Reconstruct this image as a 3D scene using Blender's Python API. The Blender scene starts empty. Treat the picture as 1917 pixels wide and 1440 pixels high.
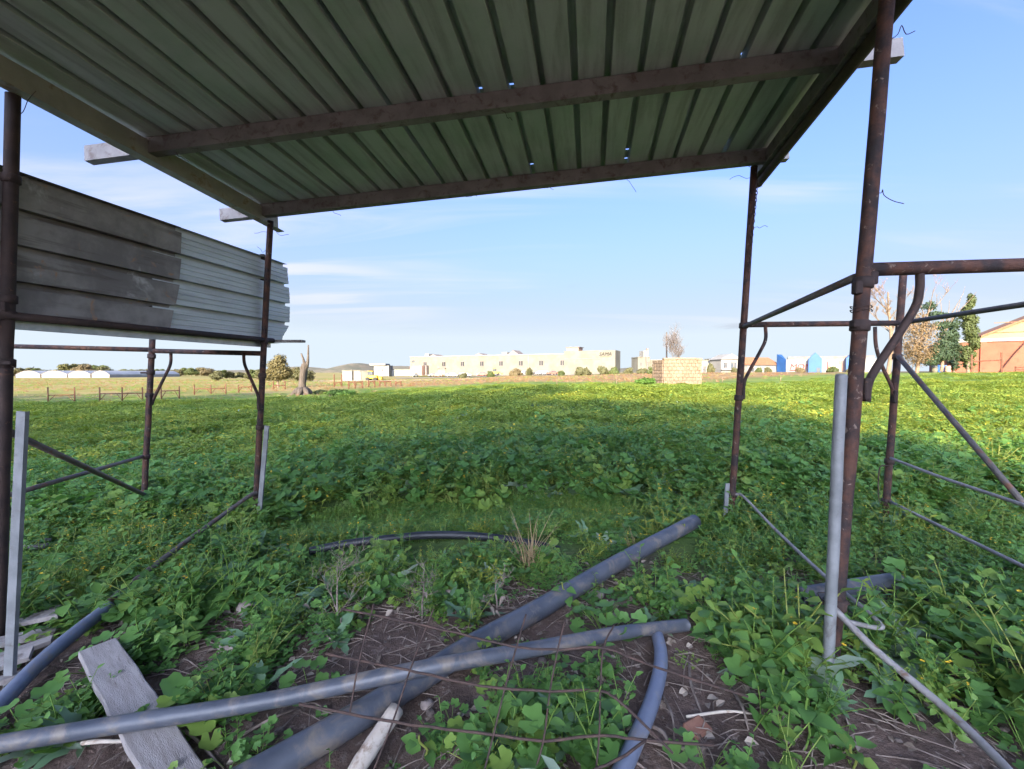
import bpy, math, random
import numpy as np
from mathutils import Vector, Matrix, noise

rad = math.radians
V = Vector
scene = bpy.context.scene
col = scene.collection

# ------------------------------------------------------------------ camera
CAM = V((0.0, 0.0, 1.2))
FPX, W0, H0 = 800.0, 1917.0, 1440.0
PITCH = rad(1.65)
cd = bpy.data.cameras.new('camera')
cd.sensor_width = 36.0
cd.lens = 36.0 * FPX / W0
cd.clip_start = 0.02
cd.clip_end = 20000
cam = bpy.data.objects.new('camera', cd)
cam.location = CAM
cam.rotation_euler = (math.pi / 2 - PITCH, 0, 0)
col.objects.link(cam)
scene.camera = cam

# ------------------------------------------------------------------ light
SUN_AZ, SUN_EL = rad(198.0), rad(18.0)
to_sun = V((math.sin(SUN_AZ) * math.cos(SUN_EL), math.cos(SUN_AZ) * math.cos(SUN_EL), math.sin(SUN_EL)))
sl = bpy.data.lights.new('sun', 'SUN')
sl.energy = 2.2
sl.angle = rad(0.55)
sl.color = (1.0, 0.78, 0.44)
so = bpy.data.objects.new('sun', sl)
so.rotation_euler = (-to_sun).to_track_quat('-Z', 'Y').to_euler()
so.location = (0, 0, 40)
col.objects.link(so)

world = bpy.data.worlds.new('World')
scene.world = world
world.use_nodes = True
wn, wl = world.node_tree.nodes, world.node_tree.links
wn.clear()
w_out = wn.new('ShaderNodeOutputWorld')
w_bg = wn.new('ShaderNodeBackground')
w_sky = wn.new('ShaderNodeTexSky')
w_sky.sky_type = 'NISHITA'
w_sky.sun_disc = False
w_sky.sun_elevation = SUN_EL
w_sky.sun_rotation = SUN_AZ
w_sky.air_density = 0.6
w_sky.dust_density = 10.0
w_sky.ozone_density = 6.0
w_bg.inputs['Strength'].default_value = 0.10
# thin cirrus: noise on the direction projected onto a high layer
w_tc = wn.new('ShaderNodeTexCoord')
w_sep = wn.new('ShaderNodeSeparateXYZ')
wl.new(w_tc.outputs['Generated'], w_sep.inputs[0])
def wmath(op, a, b=None, clamp=False):
    n = wn.new('ShaderNodeMath'); n.operation = op; n.use_clamp = clamp
    for i, v in enumerate((a, b)):
        if v is None: continue
        if isinstance(v, (int, float)): n.inputs[i].default_value = v
        else: wl.new(v, n.inputs[i])
    return n.outputs[0]
zz = wmath('MAXIMUM', w_sep.outputs['Z'], 0.0)
zz = wmath('ADD', zz, 0.12)
cx = wmath('DIVIDE', w_sep.outputs['X'], zz)
cy = wmath('DIVIDE', w_sep.outputs['Y'], zz)
w_cmb = wn.new('ShaderNodeCombineXYZ')
wl.new(cx, w_cmb.inputs[0]); wl.new(cy, w_cmb.inputs[1])
def wnoise(rot, scale, sc, detail, dist, lo, hi, loc=(0, 0, 0)):
    m = wn.new('ShaderNodeMapping')
    m.inputs['Rotation'].default_value = (0, 0, rot); m.inputs['Scale'].default_value = scale
    m.inputs['Location'].default_value = loc
    wl.new(w_cmb.outputs[0], m.inputs[0])
    n = wn.new('ShaderNodeTexNoise')
    n.inputs['Scale'].default_value = sc; n.inputs['Detail'].default_value = detail
    n.inputs['Roughness'].default_value = 0.55
    n.inputs['Distortion'].default_value = dist
    wl.new(m.outputs[0], n.inputs['Vector'])
    r = wn.new('ShaderNodeMapRange'); r.interpolation_type = 'SMOOTHSTEP'
    r.inputs[1].default_value = lo; r.inputs[2].default_value = hi
    wl.new(n.outputs['Fac'], r.inputs[0])
    return r.outputs[0]
c1 = wnoise(rad(-62), (0.45, 2.4, 1), 0.85, 8, 0.9, 0.45, 0.68, (0.4, 3.1, 0))
c2 = wnoise(rad(15), (0.8, 1.1, 1), 0.45, 3, 0.3, 0.36, 0.60, (2.3, 0.2, 0))
cir = wmath('MULTIPLY', c1, c2)
# pale haze gathered along the horizon
veil = wmath('POWER', 2.718, wmath('MULTIPLY', wmath('SUBTRACT', zz, 0.20), -5.0), True)
def wmix(fac, a, b, mode='MIX'):
    n = wn.new('ShaderNodeMix'); n.data_type = 'RGBA'; n.blend_type = mode
    for i, v in ((0, fac), (6, a), (7, b)):
        if isinstance(v, (int, float)): n.inputs[i].default_value = v
        elif isinstance(v, tuple): n.inputs[i].default_value = v + (1,)
        else: wl.new(v, n.inputs[i])
    return n.outputs[2]
sky_c = wmix(1.0, w_sky.outputs[0], (0.90, 0.92, 1.0), 'MULTIPLY')
sky_c = wmix(veil, sky_c, wmix(1.0, sky_c, (0.98, 1.13, 1.28), 'LIGHTEN'))
cz = wn.new('ShaderNodeMapRange'); cz.interpolation_type = 'SMOOTHSTEP'
cz.inputs[1].default_value = 0.17; cz.inputs[2].default_value = 0.32
wl.new(zz, cz.inputs[0])
sky_c = wmix(wmath('MULTIPLY', wmath('MULTIPLY', cir, 0.75, True), cz.outputs[0]), sky_c, wmix(1.0, sky_c, (1.22, 1.22, 1.32), 'LIGHTEN'))
# a few small grey fair-weather puffs low in the sky
puff = wnoise(0.0, (0.55, 1.0, 1), 1.15, 4, 0.3, 0.635, 0.72, (3.7, 1.9, 0))
pz = wn.new('ShaderNodeMapRange'); pz.interpolation_type = 'SMOOTHSTEP'
pz.inputs[1].default_value = 0.36; pz.inputs[2].default_value = 0.22
wl.new(zz, pz.inputs[0])
sky_c = wmix(wmath('MULTIPLY', wmath('MULTIPLY', puff, pz.outputs[0]), 0.5), sky_c, (0.66, 0.72, 0.86))
wl.new(sky_c, w_bg.inputs['Color'])
wl.new(w_bg.outputs[0], w_out.inputs['Surface'])

scene.view_settings.view_transform = 'Standard'
scene.view_settings.look = 'None'
scene.view_settings.exposure = 3.0
scene.view_settings.gamma = 1.0
scene.view_settings.use_curve_mapping = False
scene.render.engine = 'CYCLES'
scene.cycles.use_denoising = True
scene.cycles.max_bounces = 7
scene.cycles.diffuse_bounces = 4
scene.cycles.transparent_max_bounces = 6
scene.cycles.sample_clamp_indirect = 6.0

# ------------------------------------------------------------------ helpers
def ray(px, py):
    u, v = (px - W0 / 2) / FPX, (H0 / 2 - py) / FPX
    return V((u, math.cos(PITCH) + math.sin(PITCH) * v, v * math.cos(PITCH) - math.sin(PITCH)))

def P(px, py, Y):
    """point of the place seen at a photo pixel, Y metres ahead of the camera"""
    d = ray(px, py)
    return CAM + d * (Y / d.y)

def sstep(a, b, x):
    t = min(1.0, max(0.0, (x - a) / (b - a)))
    return t * t * (3 - 2 * t)

def height(x, y):
    h = 0.0
    if x < 0:
        h -= 1.2 * (1 - math.exp(x / 16.0))
    h += 1.15 * sstep(16, 48, x) * sstep(14, 46, y) * (1 - sstep(120, 260, y))
    # lumps of tilled, overgrown earth
    r = math.hypot(x, y)
    k = sstep(2.5, 7, y) * (1 - sstep(60, 140, r))
    if k > 0:
        h += k * (0.16 * noise.noise((x * 0.45, y * 0.45, 3.1)) + 0.10 * noise.noise((x * 1.1, y * 1.1, 7.7)))
    # bank of earth just behind the trodden path
    h += 0.10 * sstep(3.7, 4.3, y) * (1 - sstep(6, 9, y)) * (1 - sstep(4, 8, abs(x)))
    if r < 9:
        h += 0.018 * noise.noise((x * 3.1, y * 3.1, 1.3)) + 0.010 * noise.noise((x * 8.0, y * 8.0, 5.3))
    return h

def ground(x, y, dz=0.0):
    return V((x, y, height(x, y) + dz))

def G(px, py, dz=0.0):
    d = ray(px, py)
    Y, step = 0.6, 0.02
    while Y < 900:
        p = CAM + d * (Y / d.y)
        if p.z <= height(p.x, p.y) + dz:
            return p
        Y += step
        step = max(0.02, Y * 0.004)
    return p

def mesh_obj(name, verts, faces, mat=None, parent=None, smooth=False, mats=None, fmat=None):
    me = bpy.data.meshes.new(name)
    me.from_pydata([tuple(v) for v in verts], [], faces)
    if mats:
        for m in mats: me.materials.append(m)
        if fmat is not None:
            me.polygons.foreach_set('material_index', fmat)
    elif mat:
        me.materials.append(mat)
    if smooth:
        me.polygons.foreach_set('use_smooth', [True] * len(me.polygons))
    me.update()
    o = bpy.data.objects.new(name, me)
    col.objects.link(o)
    if parent is not None:
        o.parent = parent
        o.matrix_parent_inverse = Matrix.LocRotScale(parent.location, parent.rotation_euler, parent.scale).inverted()
    return o

def tag(o, label, cat=None, group=None, kind=None):
    if label: o['label'] = label
    if cat: o['category'] = cat
    if group: o['group'] = group
    if kind: o['kind'] = kind
    return o

def thing(name, label, cat, loc=(0, 0, 0), group=None):
    e = bpy.data.objects.new(name, None)
    e.empty_display_size = 0.1
    e.location = loc
    col.objects.link(e)
    return tag(e, label, cat, group)

def join(parts):
    vs, fs = [], []
    for v, f in parts:
        n = len(vs)
        vs += list(v)
        fs += [tuple(i + n for i in q) for q in f]
    return vs, fs

def box(c, s, R=None):
    c = V(c); h = V(s) / 2
    vs = []
    for z in (-1, 1):
        for y in (-1, 1):
            for x in (-1, 1):
                p = V((x * h.x, y * h.y, z * h.z))
                if R: p = R @ p
                vs.append(c + p)
    return vs, [(0, 2, 3, 1), (4, 5, 7, 6), (0, 1, 5, 4), (2, 6, 7, 3), (0, 4, 6, 2), (1, 3, 7, 5)]

def bevel_box(c, s, b, R=None):
    """box with chamfered edges, 24 verts"""
    c = V(c); h = V(s) / 2
    vs, idx = [], {}
    for sx in (-1, 1):
        for sy in (-1, 1):
            for sz in (-1, 1):
                for k in range(3):
                    p = [sx * (h.x - b), sy * (h.y - b), sz * (h.z - b)]
                    p[k] = (sx, sy, sz)[k] * h[k]
                    p = V(p)
                    if R: p = R @ p
                    idx[(sx, sy, sz, k)] = len(vs)
                    vs.append(c + p)
    fs = []
    for k in range(3):
        a, b2 = [i for i in range(3) if i != k]
        for s in (-1, 1):
            q = []
            for (i, j) in ((-1, -1), (1, -1), (1, 1), (-1, 1)):
                t = [0, 0, 0]; t[k] = s; t[a] = i; t[b2] = j
                q.append(idx[tuple(t) + (k,)])
            fs.append(tuple(q))
    for k in range(3):
        a, b2 = [i for i in range(3) if i != k]
        for i in (-1, 1):
            for j in (-1, 1):
                q = []
                for (s, kk) in ((-1, a), (1, a), (1, b2), (-1, b2)):
                    t = [0, 0, 0]; t[k] = s; t[a] = i; t[b2] = j
                    q.append(idx[tuple(t) + (kk,)])
                fs.append(tuple(q))
    for sx in (-1, 1):
        for sy in (-1, 1):
            for sz in (-1, 1):
                fs.append(tuple(idx[(sx, sy, sz, k)] for k in range(3)))
    return vs, fs

def tube(pts, r, n=10, cap=True, hollow=0.0):
    pts = [V(p) for p in pts]
    m = len(pts)
    rs = [r] * m if isinstance(r, (int, float)) else list(r)
    tans = []
    for i in range(m):
        a = pts[max(i - 1, 0)]; b = pts[min(i + 1, m - 1)]
        t = (b - a)
        tans.append(t.normalized() if t.length > 1e-9 else V((0, 0, 1)))
    ref = V((0, 0, 1)) if abs(tans[0].z) < 0.9 else V((1, 0, 0))
    nrm = (ref - tans[0] * ref.dot(tans[0])).normalized()
    vs, fs = [], []
    for i in range(m):
        t = tans[i]
        nrm = (nrm - t * nrm.dot(t)).normalized()
        bi = t.cross(nrm)
        for k in range(n):
            a = 2 * math.pi * k / n
            vs.append(pts[i] + (nrm * math.cos(a) + bi * math.sin(a)) * rs[i])
    for i in range(m - 1):
        for k in range(n):
            k2 = (k + 1) % n
            fs.append((i * n + k, i * n + k2, (i + 1) * n + k2, (i + 1) * n + k))
    if hollow:
        # wall thickness and an inner bore at both ends
        for end, i, sgn in ((0, 0, 1), (1, m - 1, -1)):
            base = len(vs)
            for ring, dep in ((0, 0.0), (1, 0.06)):
                for k in range(n):
                    c = pts[i] + tans[i] * sgn * dep
                    d = (vs[i * n + k] - pts[i]).normalized()
                    vs.append(c + d * (rs[i] - hollow))
            for k in range(n):
                k2 = (k + 1) % n
                fs.append((i * n + k, base + k, base + k2, i * n + k2))
                fs.append((base + k, base + n + k, base + n + k2, base + k2))
            fs.append(tuple(base + n + k for k in range(n)))
    elif cap:
        fs.append(tuple(range(n - 1, -1, -1)))
        fs.append(tuple((m - 1) * n + k for k in range(n)))
    return vs, fs

def smooth_path(pts, sub=6):
    """Catmull-Rom through the points"""
    pts = [V(p) for p in pts]
    q = [pts[0] * 2 - pts[1]] + pts + [pts[-1] * 2 - pts[-2]]
    out = []
    for i in range(1, len(q) - 2):
        for s in range(sub):
            t = s / sub
            a, b, c, d = q[i - 1], q[i], q[i + 1], q[i + 2]
            out.append(0.5 * ((2 * b) + (c - a) * t + (2 * a - 5 * b + 4 * c - d) * t * t + (3 * b - a - 3 * c + d) * t ** 3))
    out.append(pts[-1])
    return out

def extrude_profile(prof, a, b, up, closed=True, seg=1):
    """prof: list of (side, up) offsets; swept from a to b"""
    a, b = V(a), V(b)
    t = (b - a).normalized()
    side = t.cross(up).normalized()
    upv = side.cross(t).normalized()
    n = len(prof)
    vs, fs = [], []
    for s in range(seg + 1):
        c = a.lerp(b, s / seg)
        for (x, y) in prof:
            vs.append(c + side * x + upv * y)
    for s in range(seg):
        for k in range(n if closed else n - 1):
            k2 = (k + 1) % n
            fs.append((s * n + k, s * n + k2, (s + 1) * n + k2, (s + 1) * n + k))
    if closed:
        fs.append(tuple(range(n - 1, -1, -1)))
        fs.append(tuple(seg * n + k for k in range(n)))
    return vs, fs

ORD = ['first', 'second', 'third', 'fourth', 'fifth', 'sixth', 'seventh', 'eighth', 'ninth', 'tenth', 'eleventh', 'twelfth', 'thirteenth', 'fourteenth', 'fifteenth', 'sixteenth', 'seventeenth', 'eighteenth']

# ------------------------------------------------------------------ materials
class NT:
    def __init__(self, name):
        self.m = bpy.data.materials.new(name)
        self.m.use_nodes = True
        self.n = self.m.node_tree.nodes; self.l = self.m.node_tree.links
        self.b = self.n['Principled BSDF']
        self.out = self.n['Material Output']
    def new(self, t, **kw):
        x = self.n.new(t)
        for k, v in kw.items(): setattr(x, k, v)
        return x
    def link(self, a, b): self.l.new(a, b)
    def pos(self, space='Position', scale=None):
        if space == 'Position':
            o = self.new('ShaderNodeNewGeometry').outputs['Position']
        else:
            o = self.new('ShaderNodeTexCoord').outputs[space]
        if scale:
            m = self.new('ShaderNodeMapping')
            m.inputs['Scale'].default_value = scale
            self.link(o, m.inputs[0]); o = m.outputs[0]
        return o
    def noise(self, vec, scale, detail=4, rough=0.6, dist=0.0):
        t = self.new('ShaderNodeTexNoise')
        t.inputs['Scale'].default_value = scale; t.inputs['Detail'].default_value = detail
        t.inputs['Roughness'].default_value = rough; t.inputs['Distortion'].default_value = dist
        self.link(vec, t.inputs['Vector'])
        return t.outputs['Fac']
    def ramp(self, fac, lo, hi):
        r = self.new('ShaderNodeMapRange'); r.interpolation_type = 'SMOOTHSTEP'
        r.inputs[1].default_value = lo; r.inputs[2].default_value = hi
        self.link(fac, r.inputs[0])
        return r.outputs[0]
    def mix(self, fac, a, b, mode='MIX'):
        m = self.new('ShaderNodeMix', data_type='RGBA', blend_type=mode)
        for s, v in ((0, fac), (6, a), (7, b)):
            if isinstance(v, (int, float)): m.inputs[s].default_value = v
            elif isinstance(v, tuple): m.inputs[s].default_value = v + (1,) if len(v) == 3 else v
            else: self.link(v, m.inputs[s])
        return m.outputs[2]
    def math(self, op, a, b=None, clamp=False):
        n = self.new('ShaderNodeMath', operation=op, use_clamp=clamp)
        for i, v in enumerate((a, b)):
            if v is None: continue
            if isinstance(v, (int, float)): n.inputs[i].default_value = v
            else: self.link(v, n.inputs[i])
        return n.outputs[0]
    def bump(self, h, dist, strength=1.0):
        b = self.new('ShaderNodeBump')
        b.inputs['Distance'].default_value = dist; b.inputs['Strength'].default_value = strength
        self.link(h, b.inputs['Height'])
        self.link(b.outputs[0], self.b.inputs['Normal'])
    def color(self, c):
        if isinstance(c, tuple): self.b.inputs['Base Color'].default_value = c + (1,)
        else: self.link(c, self.b.inputs['Base Color'])
    def set(self, rough=0.6, metal=0.0, spec=0.5):
        self.b.inputs['Roughness'].default_value = rough
        self.b.inputs['Metallic'].default_value = metal
        self.b.inputs['Specular IOR Level'].default_value = spec

def mottled(name, c1, c2, scale=4, rough=0.7, metal=0.0, c3=None, s3=15, t3=(0.55, 0.7), bump=0.0, bscale=40,
            space='Position', stretch=None, spec=0.4, det=5):
    t = NT(name)
    v = t.pos(space, stretch)
    c = t.mix(t.ramp(t.noise(v, scale, det), 0.35, 0.65), c1, c2)
    if c3:
        c = t.mix(t.ramp(t.noise(v, s3, 6, 0.65, 0.5), *t3), c, c3)
    t.color(c); t.set(rough, metal, spec)
    if bump:
        t.bump(t.noise(v, bscale, 4), bump)
    return t.m

M = {}
M['rust'] = mottled('rusty_tube', (0.020, 0.014, 0.014), (0.085, 0.036, 0.022), 13, 0.8, 0.05, (0.17, 0.125, 0.10), 30, (0.60, 0.68), 0.003, 70)
M['rust_dark'] = mottled('dark_rusty_steel', (0.028, 0.018, 0.016), (0.050, 0.030, 0.024), 10, 0.8, 0.1, (0.15, 0.07, 0.04), 35, (0.6, 0.75), 0.001, 100)
M['brace'] = mottled('worn_brace_tube', (0.085, 0.075, 0.07), (0.135, 0.115, 0.10), 12, 0.65, 0.3, (0.16, 0.075, 0.045), 22, (0.5, 0.68), 0.001, 90)
M['rail'] = mottled('worn_grey_rail', (0.20, 0.185, 0.175), (0.28, 0.26, 0.245), 12, 0.65, 0.2, (0.16, 0.095, 0.065), 20, (0.55, 0.72), 0.001, 90)
M['field_rust'] = mottled('field_rust', (0.085, 0.035, 0.02), (0.13, 0.058, 0.032), 5, 0.85)
M['galv'] = mottled('galvanised_steel', (0.34, 0.36, 0.37), (0.44, 0.46, 0.47), 14, 0.45, 0.55, (0.28, 0.27, 0.25), 9, (0.5, 0.75), 0.0006, 60)
M['stake'] = mottled('dull_galvanised_stake', (0.15, 0.155, 0.155), (0.21, 0.215, 0.215), 9, 0.65, 0.2, (0.10, 0.09, 0.08), 12, (0.55, 0.75), 0.001, 60)
M['purlin'] = mottled('purlin_steel', (0.185, 0.165, 0.152), (0.245, 0.222, 0.205), 6, 0.7, 0.1, (0.12, 0.088, 0.072), 14, (0.5, 0.7), 0.001, 50)
M['beam'] = mottled('roof_beam_steel', (0.26, 0.255, 0.21), (0.34, 0.32, 0.26), 5, 0.65, 0.15, (0.22, 0.15, 0.085), 10, (0.55, 0.7), 0.001, 50)
M['cream'] = mottled('cream_channel', (0.55, 0.53, 0.42), (0.66, 0.63, 0.50), 6, 0.6, 0.0, (0.38, 0.32, 0.22), 16, (0.6, 0.75))
M['wire'] = mottled('rusty_wire', (0.035, 0.022, 0.018), (0.07, 0.04, 0.03), 30, 0.8)
M['pipe'] = mottled('grey_plastic_pipe', (0.048, 0.054, 0.068), (0.078, 0.084, 0.099), 5, 0.42, 0, (0.155, 0.13, 0.108), 11, (0.46, 0.68), 0.0008, 70)
M['pipe_pale'] = mottled('pale_plastic_pipe', (0.12, 0.138, 0.19), (0.165, 0.185, 0.24), 6, 0.45, 0, (0.19, 0.165, 0.145), 12, (0.52, 0.75), 0.0006, 70)
M['pipe_dark'] = mottled('black_polyethylene', (0.012, 0.014, 0.017), (0.02, 0.022, 0.026), 5, 0.5, 0, (0.05, 0.047, 0.042), 14, (0.6, 0.75))
M['board'] = mottled('weathered_board', (0.25, 0.22, 0.205), (0.33, 0.295, 0.275), 5, 0.85, 0, (0.14, 0.11, 0.095), 9, (0.55, 0.72), 0.003, 60, 'Object', (9, 1, 1))
M['plank'] = mottled('grey_plank', (0.20, 0.175, 0.16), (0.29, 0.26, 0.24), 6, 0.9, 0, (0.10, 0.08, 0.07), 12, (0.5, 0.7), 0.003, 60)
M['stick'] = mottled('pale_stick', (0.42, 0.35, 0.28), (0.52, 0.45, 0.37), 12, 0.85, 0, (0.25, 0.18, 0.13), 18, (0.55, 0.7), 0.002, 60)
M['twig'] = mottled('dry_twig', (0.13, 0.095, 0.075), (0.24, 0.19, 0.155), 20, 0.9)
M['stone'] = mottled('field_stone', (0.20, 0.16, 0.14), (0.32, 0.26, 0.225), 14, 0.95, 0, (0.11, 0.085, 0.07), 24, (0.5, 0.7), 0.006, 40)
M['terracotta'] = mottled('terracotta_shard', (0.22, 0.10, 0.065), (0.30, 0.15, 0.10), 14, 0.9)
M['black'] = mottled('dark_opening', (0.02, 0.02, 0.022), (0.03, 0.03, 0.032), 3, 0.5)
M['white'] = mottled('white_render', (0.19, 0.187, 0.175), (0.23, 0.226, 0.212), 0.15, 0.85)
M['offwhite'] = mottled('pale_cream_render', (0.120, 0.114, 0.092), (0.150, 0.143, 0.118), 0.3, 0.85)
M['pinkish'] = mottled('pink_render', (0.25, 0.155, 0.12), (0.29, 0.19, 0.15), 0.3, 0.85)
M['tile'] = mottled('brown_roof_tile', (0.20, 0.09, 0.045), (0.26, 0.125, 0.065), 1.5, 0.9)
M['greyroof'] = mottled('grey_roof', (0.13, 0.11, 0.105), (0.17, 0.15, 0.14), 1, 0.8)
M['blue'] = mottled('blue_cladding', (0.012, 0.065, 0.20), (0.016, 0.08, 0.24), 0.4, 0.6)
M['red'] = mottled('red_sign', (0.16, 0.008, 0.016), (0.20, 0.012, 0.02), 2, 0.6)
M['orange'] = mottled('orange_paint', (0.62, 0.25, 0.09), (0.68, 0.31, 0.12), 2, 0.7)
M['signgrey'] = mottled('grey_blue_paint', (0.38, 0.43, 0.55), (0.45, 0.50, 0.60), 2, 0.7)
M['glass'] = mottled('window_glass', (0.05, 0.06, 0.07), (0.09, 0.10, 0.11), 1, 0.15)
M['tyre'] = mottled('tyre_rubber', (0.02, 0.02, 0.02), (0.03, 0.03, 0.03), 4, 0.8)
M['brick_red'] = mottled('barn_red_render', (0.21, 0.068, 0.040), (0.25, 0.085, 0.05), 0.5, 0.9, 0, (0.18, 0.058, 0.034), 1.6, (0.5, 0.7))
M['barn_cream'] = mottled('barn_cream_gable', (0.27, 0.175, 0.095), (0.31, 0.205, 0.115), 0.5, 0.85)
M['tuff'] = mottled('pale_stone_block', (0.175, 0.125, 0.085), (0.225, 0.165, 0.115), 1.1, 0.95, 0, (0.15, 0.105, 0.072), 3, (0.5, 0.7), 0.02, 8)
M['tuff_core'] = mottled('mortar', (0.14, 0.10, 0.07), (0.18, 0.13, 0.092), 2, 0.95)
M['blocker'] = mottled('shade_wall_render', (0.42, 0.36, 0.28), (0.52, 0.45, 0.36), 1, 0.95, bump=0.02, bscale=6)
M['bark'] = mottled('bark', (0.14, 0.095, 0.065), (0.23, 0.165, 0.12), 5, 0.95)
M['bark_pale'] = mottled('bleached_dead_wood', (0.065, 0.053, 0.045), (0.11, 0.092, 0.078), 2.5, 0.95, 0, (0.04, 0.032, 0.027), 3, (0.52, 0.7), 0.05, 4, 'Position', (3, 3, 0.5))
M['twigs_tan'] = mottled('tan_twigs', (0.15, 0.105, 0.07), (0.20, 0.14, 0.095), 3, 0.95)
M['twigs_grey'] = mottled('grey_twigs', (0.10, 0.085, 0.08), (0.15, 0.125, 0.115), 3, 0.95)
M['hill'] = mottled('hill_scrub', (0.085, 0.085, 0.06), (0.15, 0.125, 0.085), 0.012, 0.95, 0, (0.06, 0.075, 0.045), 0.03, (0.5, 0.65))
M['plastic_sheet'] = mottled('greenhouse_film', (0.20, 0.215, 0.225), (0.26, 0.275, 0.285), 0.2, 0.35)
M['yellow'] = mottled('yellow_paint', (0.65, 0.42, 0.03), (0.70, 0.46, 0.05), 2, 0.5)
M['bluebin'] = mottled('blue_plastic', (0.05, 0.14, 0.42), (0.07, 0.18, 0.48), 2, 0.5)
M['dirtroad'] = mottled('dirt_road_surface', (0.42, 0.33, 0.22), (0.50, 0.40, 0.28), 0.3, 0.95)
M['asphalt'] = mottled('yard_asphalt', (0.16, 0.15, 0.14), (0.21, 0.20, 0.18), 0.3, 0.95)

def roof_material(name, base, dark, green, metal=0.2):
    """corrugated sheet: dull zinc with run-off streaks along the ribs and algae"""
    t = NT(name)
    v = t.pos('UV')
    m = t.new('ShaderNodeMapping'); m.inputs['Scale'].default_value = (9.0, 0.9, 1)
    t.link(v, m.inputs[0])
    streak = t.ramp(t.noise(m.outputs[0], 1.6, 6, 0.62, 0.3), 0.42, 0.68)
    blot = t.ramp(t.noise(v, 2.2, 5), 0.40, 0.66)
    fine = t.noise(v, 60, 3)
    c = t.mix(blot, base, green)
    c = t.mix(t.math('MULTIPLY', streak, 0.75), c, dark)
    c = t.mix(t.math('MULTIPLY', fine, 0.35), c, (base[0] * 1.25, base[1] * 1.2, base[2] * 1.15))
    t.color(c); t.set(0.62, metal, 0.4)
    t.bump(t.noise(v, 25, 4), 0.0008)
    return t.m
M['roof'] = roof_material('zinc_roof_underside', (0.50, 0.535, 0.49), (0.26, 0.26, 0.225), (0.39, 0.475, 0.385))
M['clad_old'] = roof_material('dirty_zinc_cladding', (0.27, 0.25, 0.235), (0.13, 0.105, 0.09), (0.205, 0.20, 0.195))
t = NT('stained_zinc_cladding')
v = t.pos('UV')
m_ = t.new('ShaderNodeMapping'); m_.inputs['Scale'].default_value = (9.0, 0.9, 1); t.link(v, m_.inputs[0])
c = t.mix(t.ramp(t.noise(v, 2.6, 6, .65), .38, .62), (0.29, 0.27, 0.25), (0.17, 0.155, 0.145))
c = t.mix(t.math('MULTIPLY', t.ramp(t.noise(m_.outputs[0], 1.8, 6, .65, .4), .5, .7), .8), c, (0.10, 0.08, 0.07))
c = t.mix(t.ramp(t.noise(v, 7, 6, .7, 1.0), .60, .70), c, (0.33, 0.20, 0.12))
c = t.mix(t.ramp(t.noise(v, 5, 5, .6, .5), .62, .74), c, (0.42, 0.41, 0.39))
t.color(c); t.set(.65, .15, .4); t.bump(t.noise(v, 14, 4), .002)
M['clad_old'] = t.m
M['clad_new'] = roof_material('bright_zinc_cladding', (0.52, 0.56, 0.56), (0.34, 0.36, 0.36), (0.46, 0.51, 0.52), 0.4)

def leaf_material(name, c_dark, c_light, c_alt, trans=0.30, rough=0.5, alt_amt=0.25, spec=0.35):
    t = NT(name)
    rnd = t.new('ShaderNodeObjectInfo').outputs['Random']
    at = t.new('ShaderNodeAttribute'); at.attribute_name = 'tint'
    patch = t.ramp(t.noise(t.pos(), 0.55, 3), 0.35, 0.65)
    f = t.math('ADD', t.math('MULTIPLY', at.outputs['Fac'], 0.5), t.math('MULTIPLY', rnd, 0.25))
    f = t.math('ADD', f, t.math('MULTIPLY', patch, 0.25), True)
    c = t.mix(f, c_dark, c_light)
    a = t.ramp(rnd, 1.0 - alt_amt, 1.0 - alt_amt * 0.4)
    c = t.mix(t.math('MULTIPLY', a, 0.7), c, c_alt)
    t.color(c); t.set(rough, 0, spec)
    tr = t.new('ShaderNodeBsdfTranslucent')
    c2 = t.mix(1.0, c, (1.0, 1.05, 0.55), 'MULTIPLY')
    t.link(c2, tr.inputs['Color'])
    mx = t.new('ShaderNodeMixShader'); mx.inputs[0].default_value = trans
    t.link(t.b.outputs[0], mx.inputs[1]); t.link(tr.outputs[0], mx.inputs[2])
    t.link(mx.outputs[0], t.out.inputs['Surface'])
    return t.m
M['leaf'] = leaf_material('broad_leaf', (0.078, 0.185, 0.050), (0.165, 0.315, 0.072), (0.23, 0.32, 0.06), 0.42)
M['leaf_blue'] = leaf_material('thistle_leaf', (0.09, 0.17, 0.085), (0.17, 0.27, 0.15), (0.28, 0.33, 0.25), 0.18, 0.5, 0.3)
M['grass'] = leaf_material('grass_blade', (0.11, 0.21, 0.04), (0.22, 0.325, 0.06), (0.32, 0.32, 0.08), 0.35)
M['field_leaf'] = leaf_material('field_leaf', (0.13, 0.205, 0.032), (0.275, 0.33, 0.05), (0.34, 0.36, 0.05), 0.42, .55, .16)
M['straw'] = leaf_material('straw', (0.26, 0.18, 0.10), (0.40, 0.29, 0.165), (0.30, 0.16, 0.09), 0.25, 0.8)
M['dryred'] = leaf_material('dry_reddish_grass', (0.22, 0.125, 0.065), (0.34, 0.205, 0.105), (0.25, 0.24, 0.08), 0.25, 0.8)
M['turf'] = leaf_material('short_turf', (0.13, 0.24, 0.05), (0.23, 0.36, 0.08), (0.32, 0.33, 0.12), 0.35)
M['flower'] = mottled('yellow_flower', (0.62, 0.40, 0.02), (0.68, 0.46, 0.04), 9, 0.7)
M['dead_leaf'] = mottled('dead_leaf', (0.16, 0.12, 0.09), (0.30, 0.25, 0.20), 9, 0.9)
M['tree_green'] = leaf_material('tree_leaf_green', (0.045, 0.065, 0.022), (0.10, 0.12, 0.035), (0.12, 0.11, 0.04), 0.15, 0.7)
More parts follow.
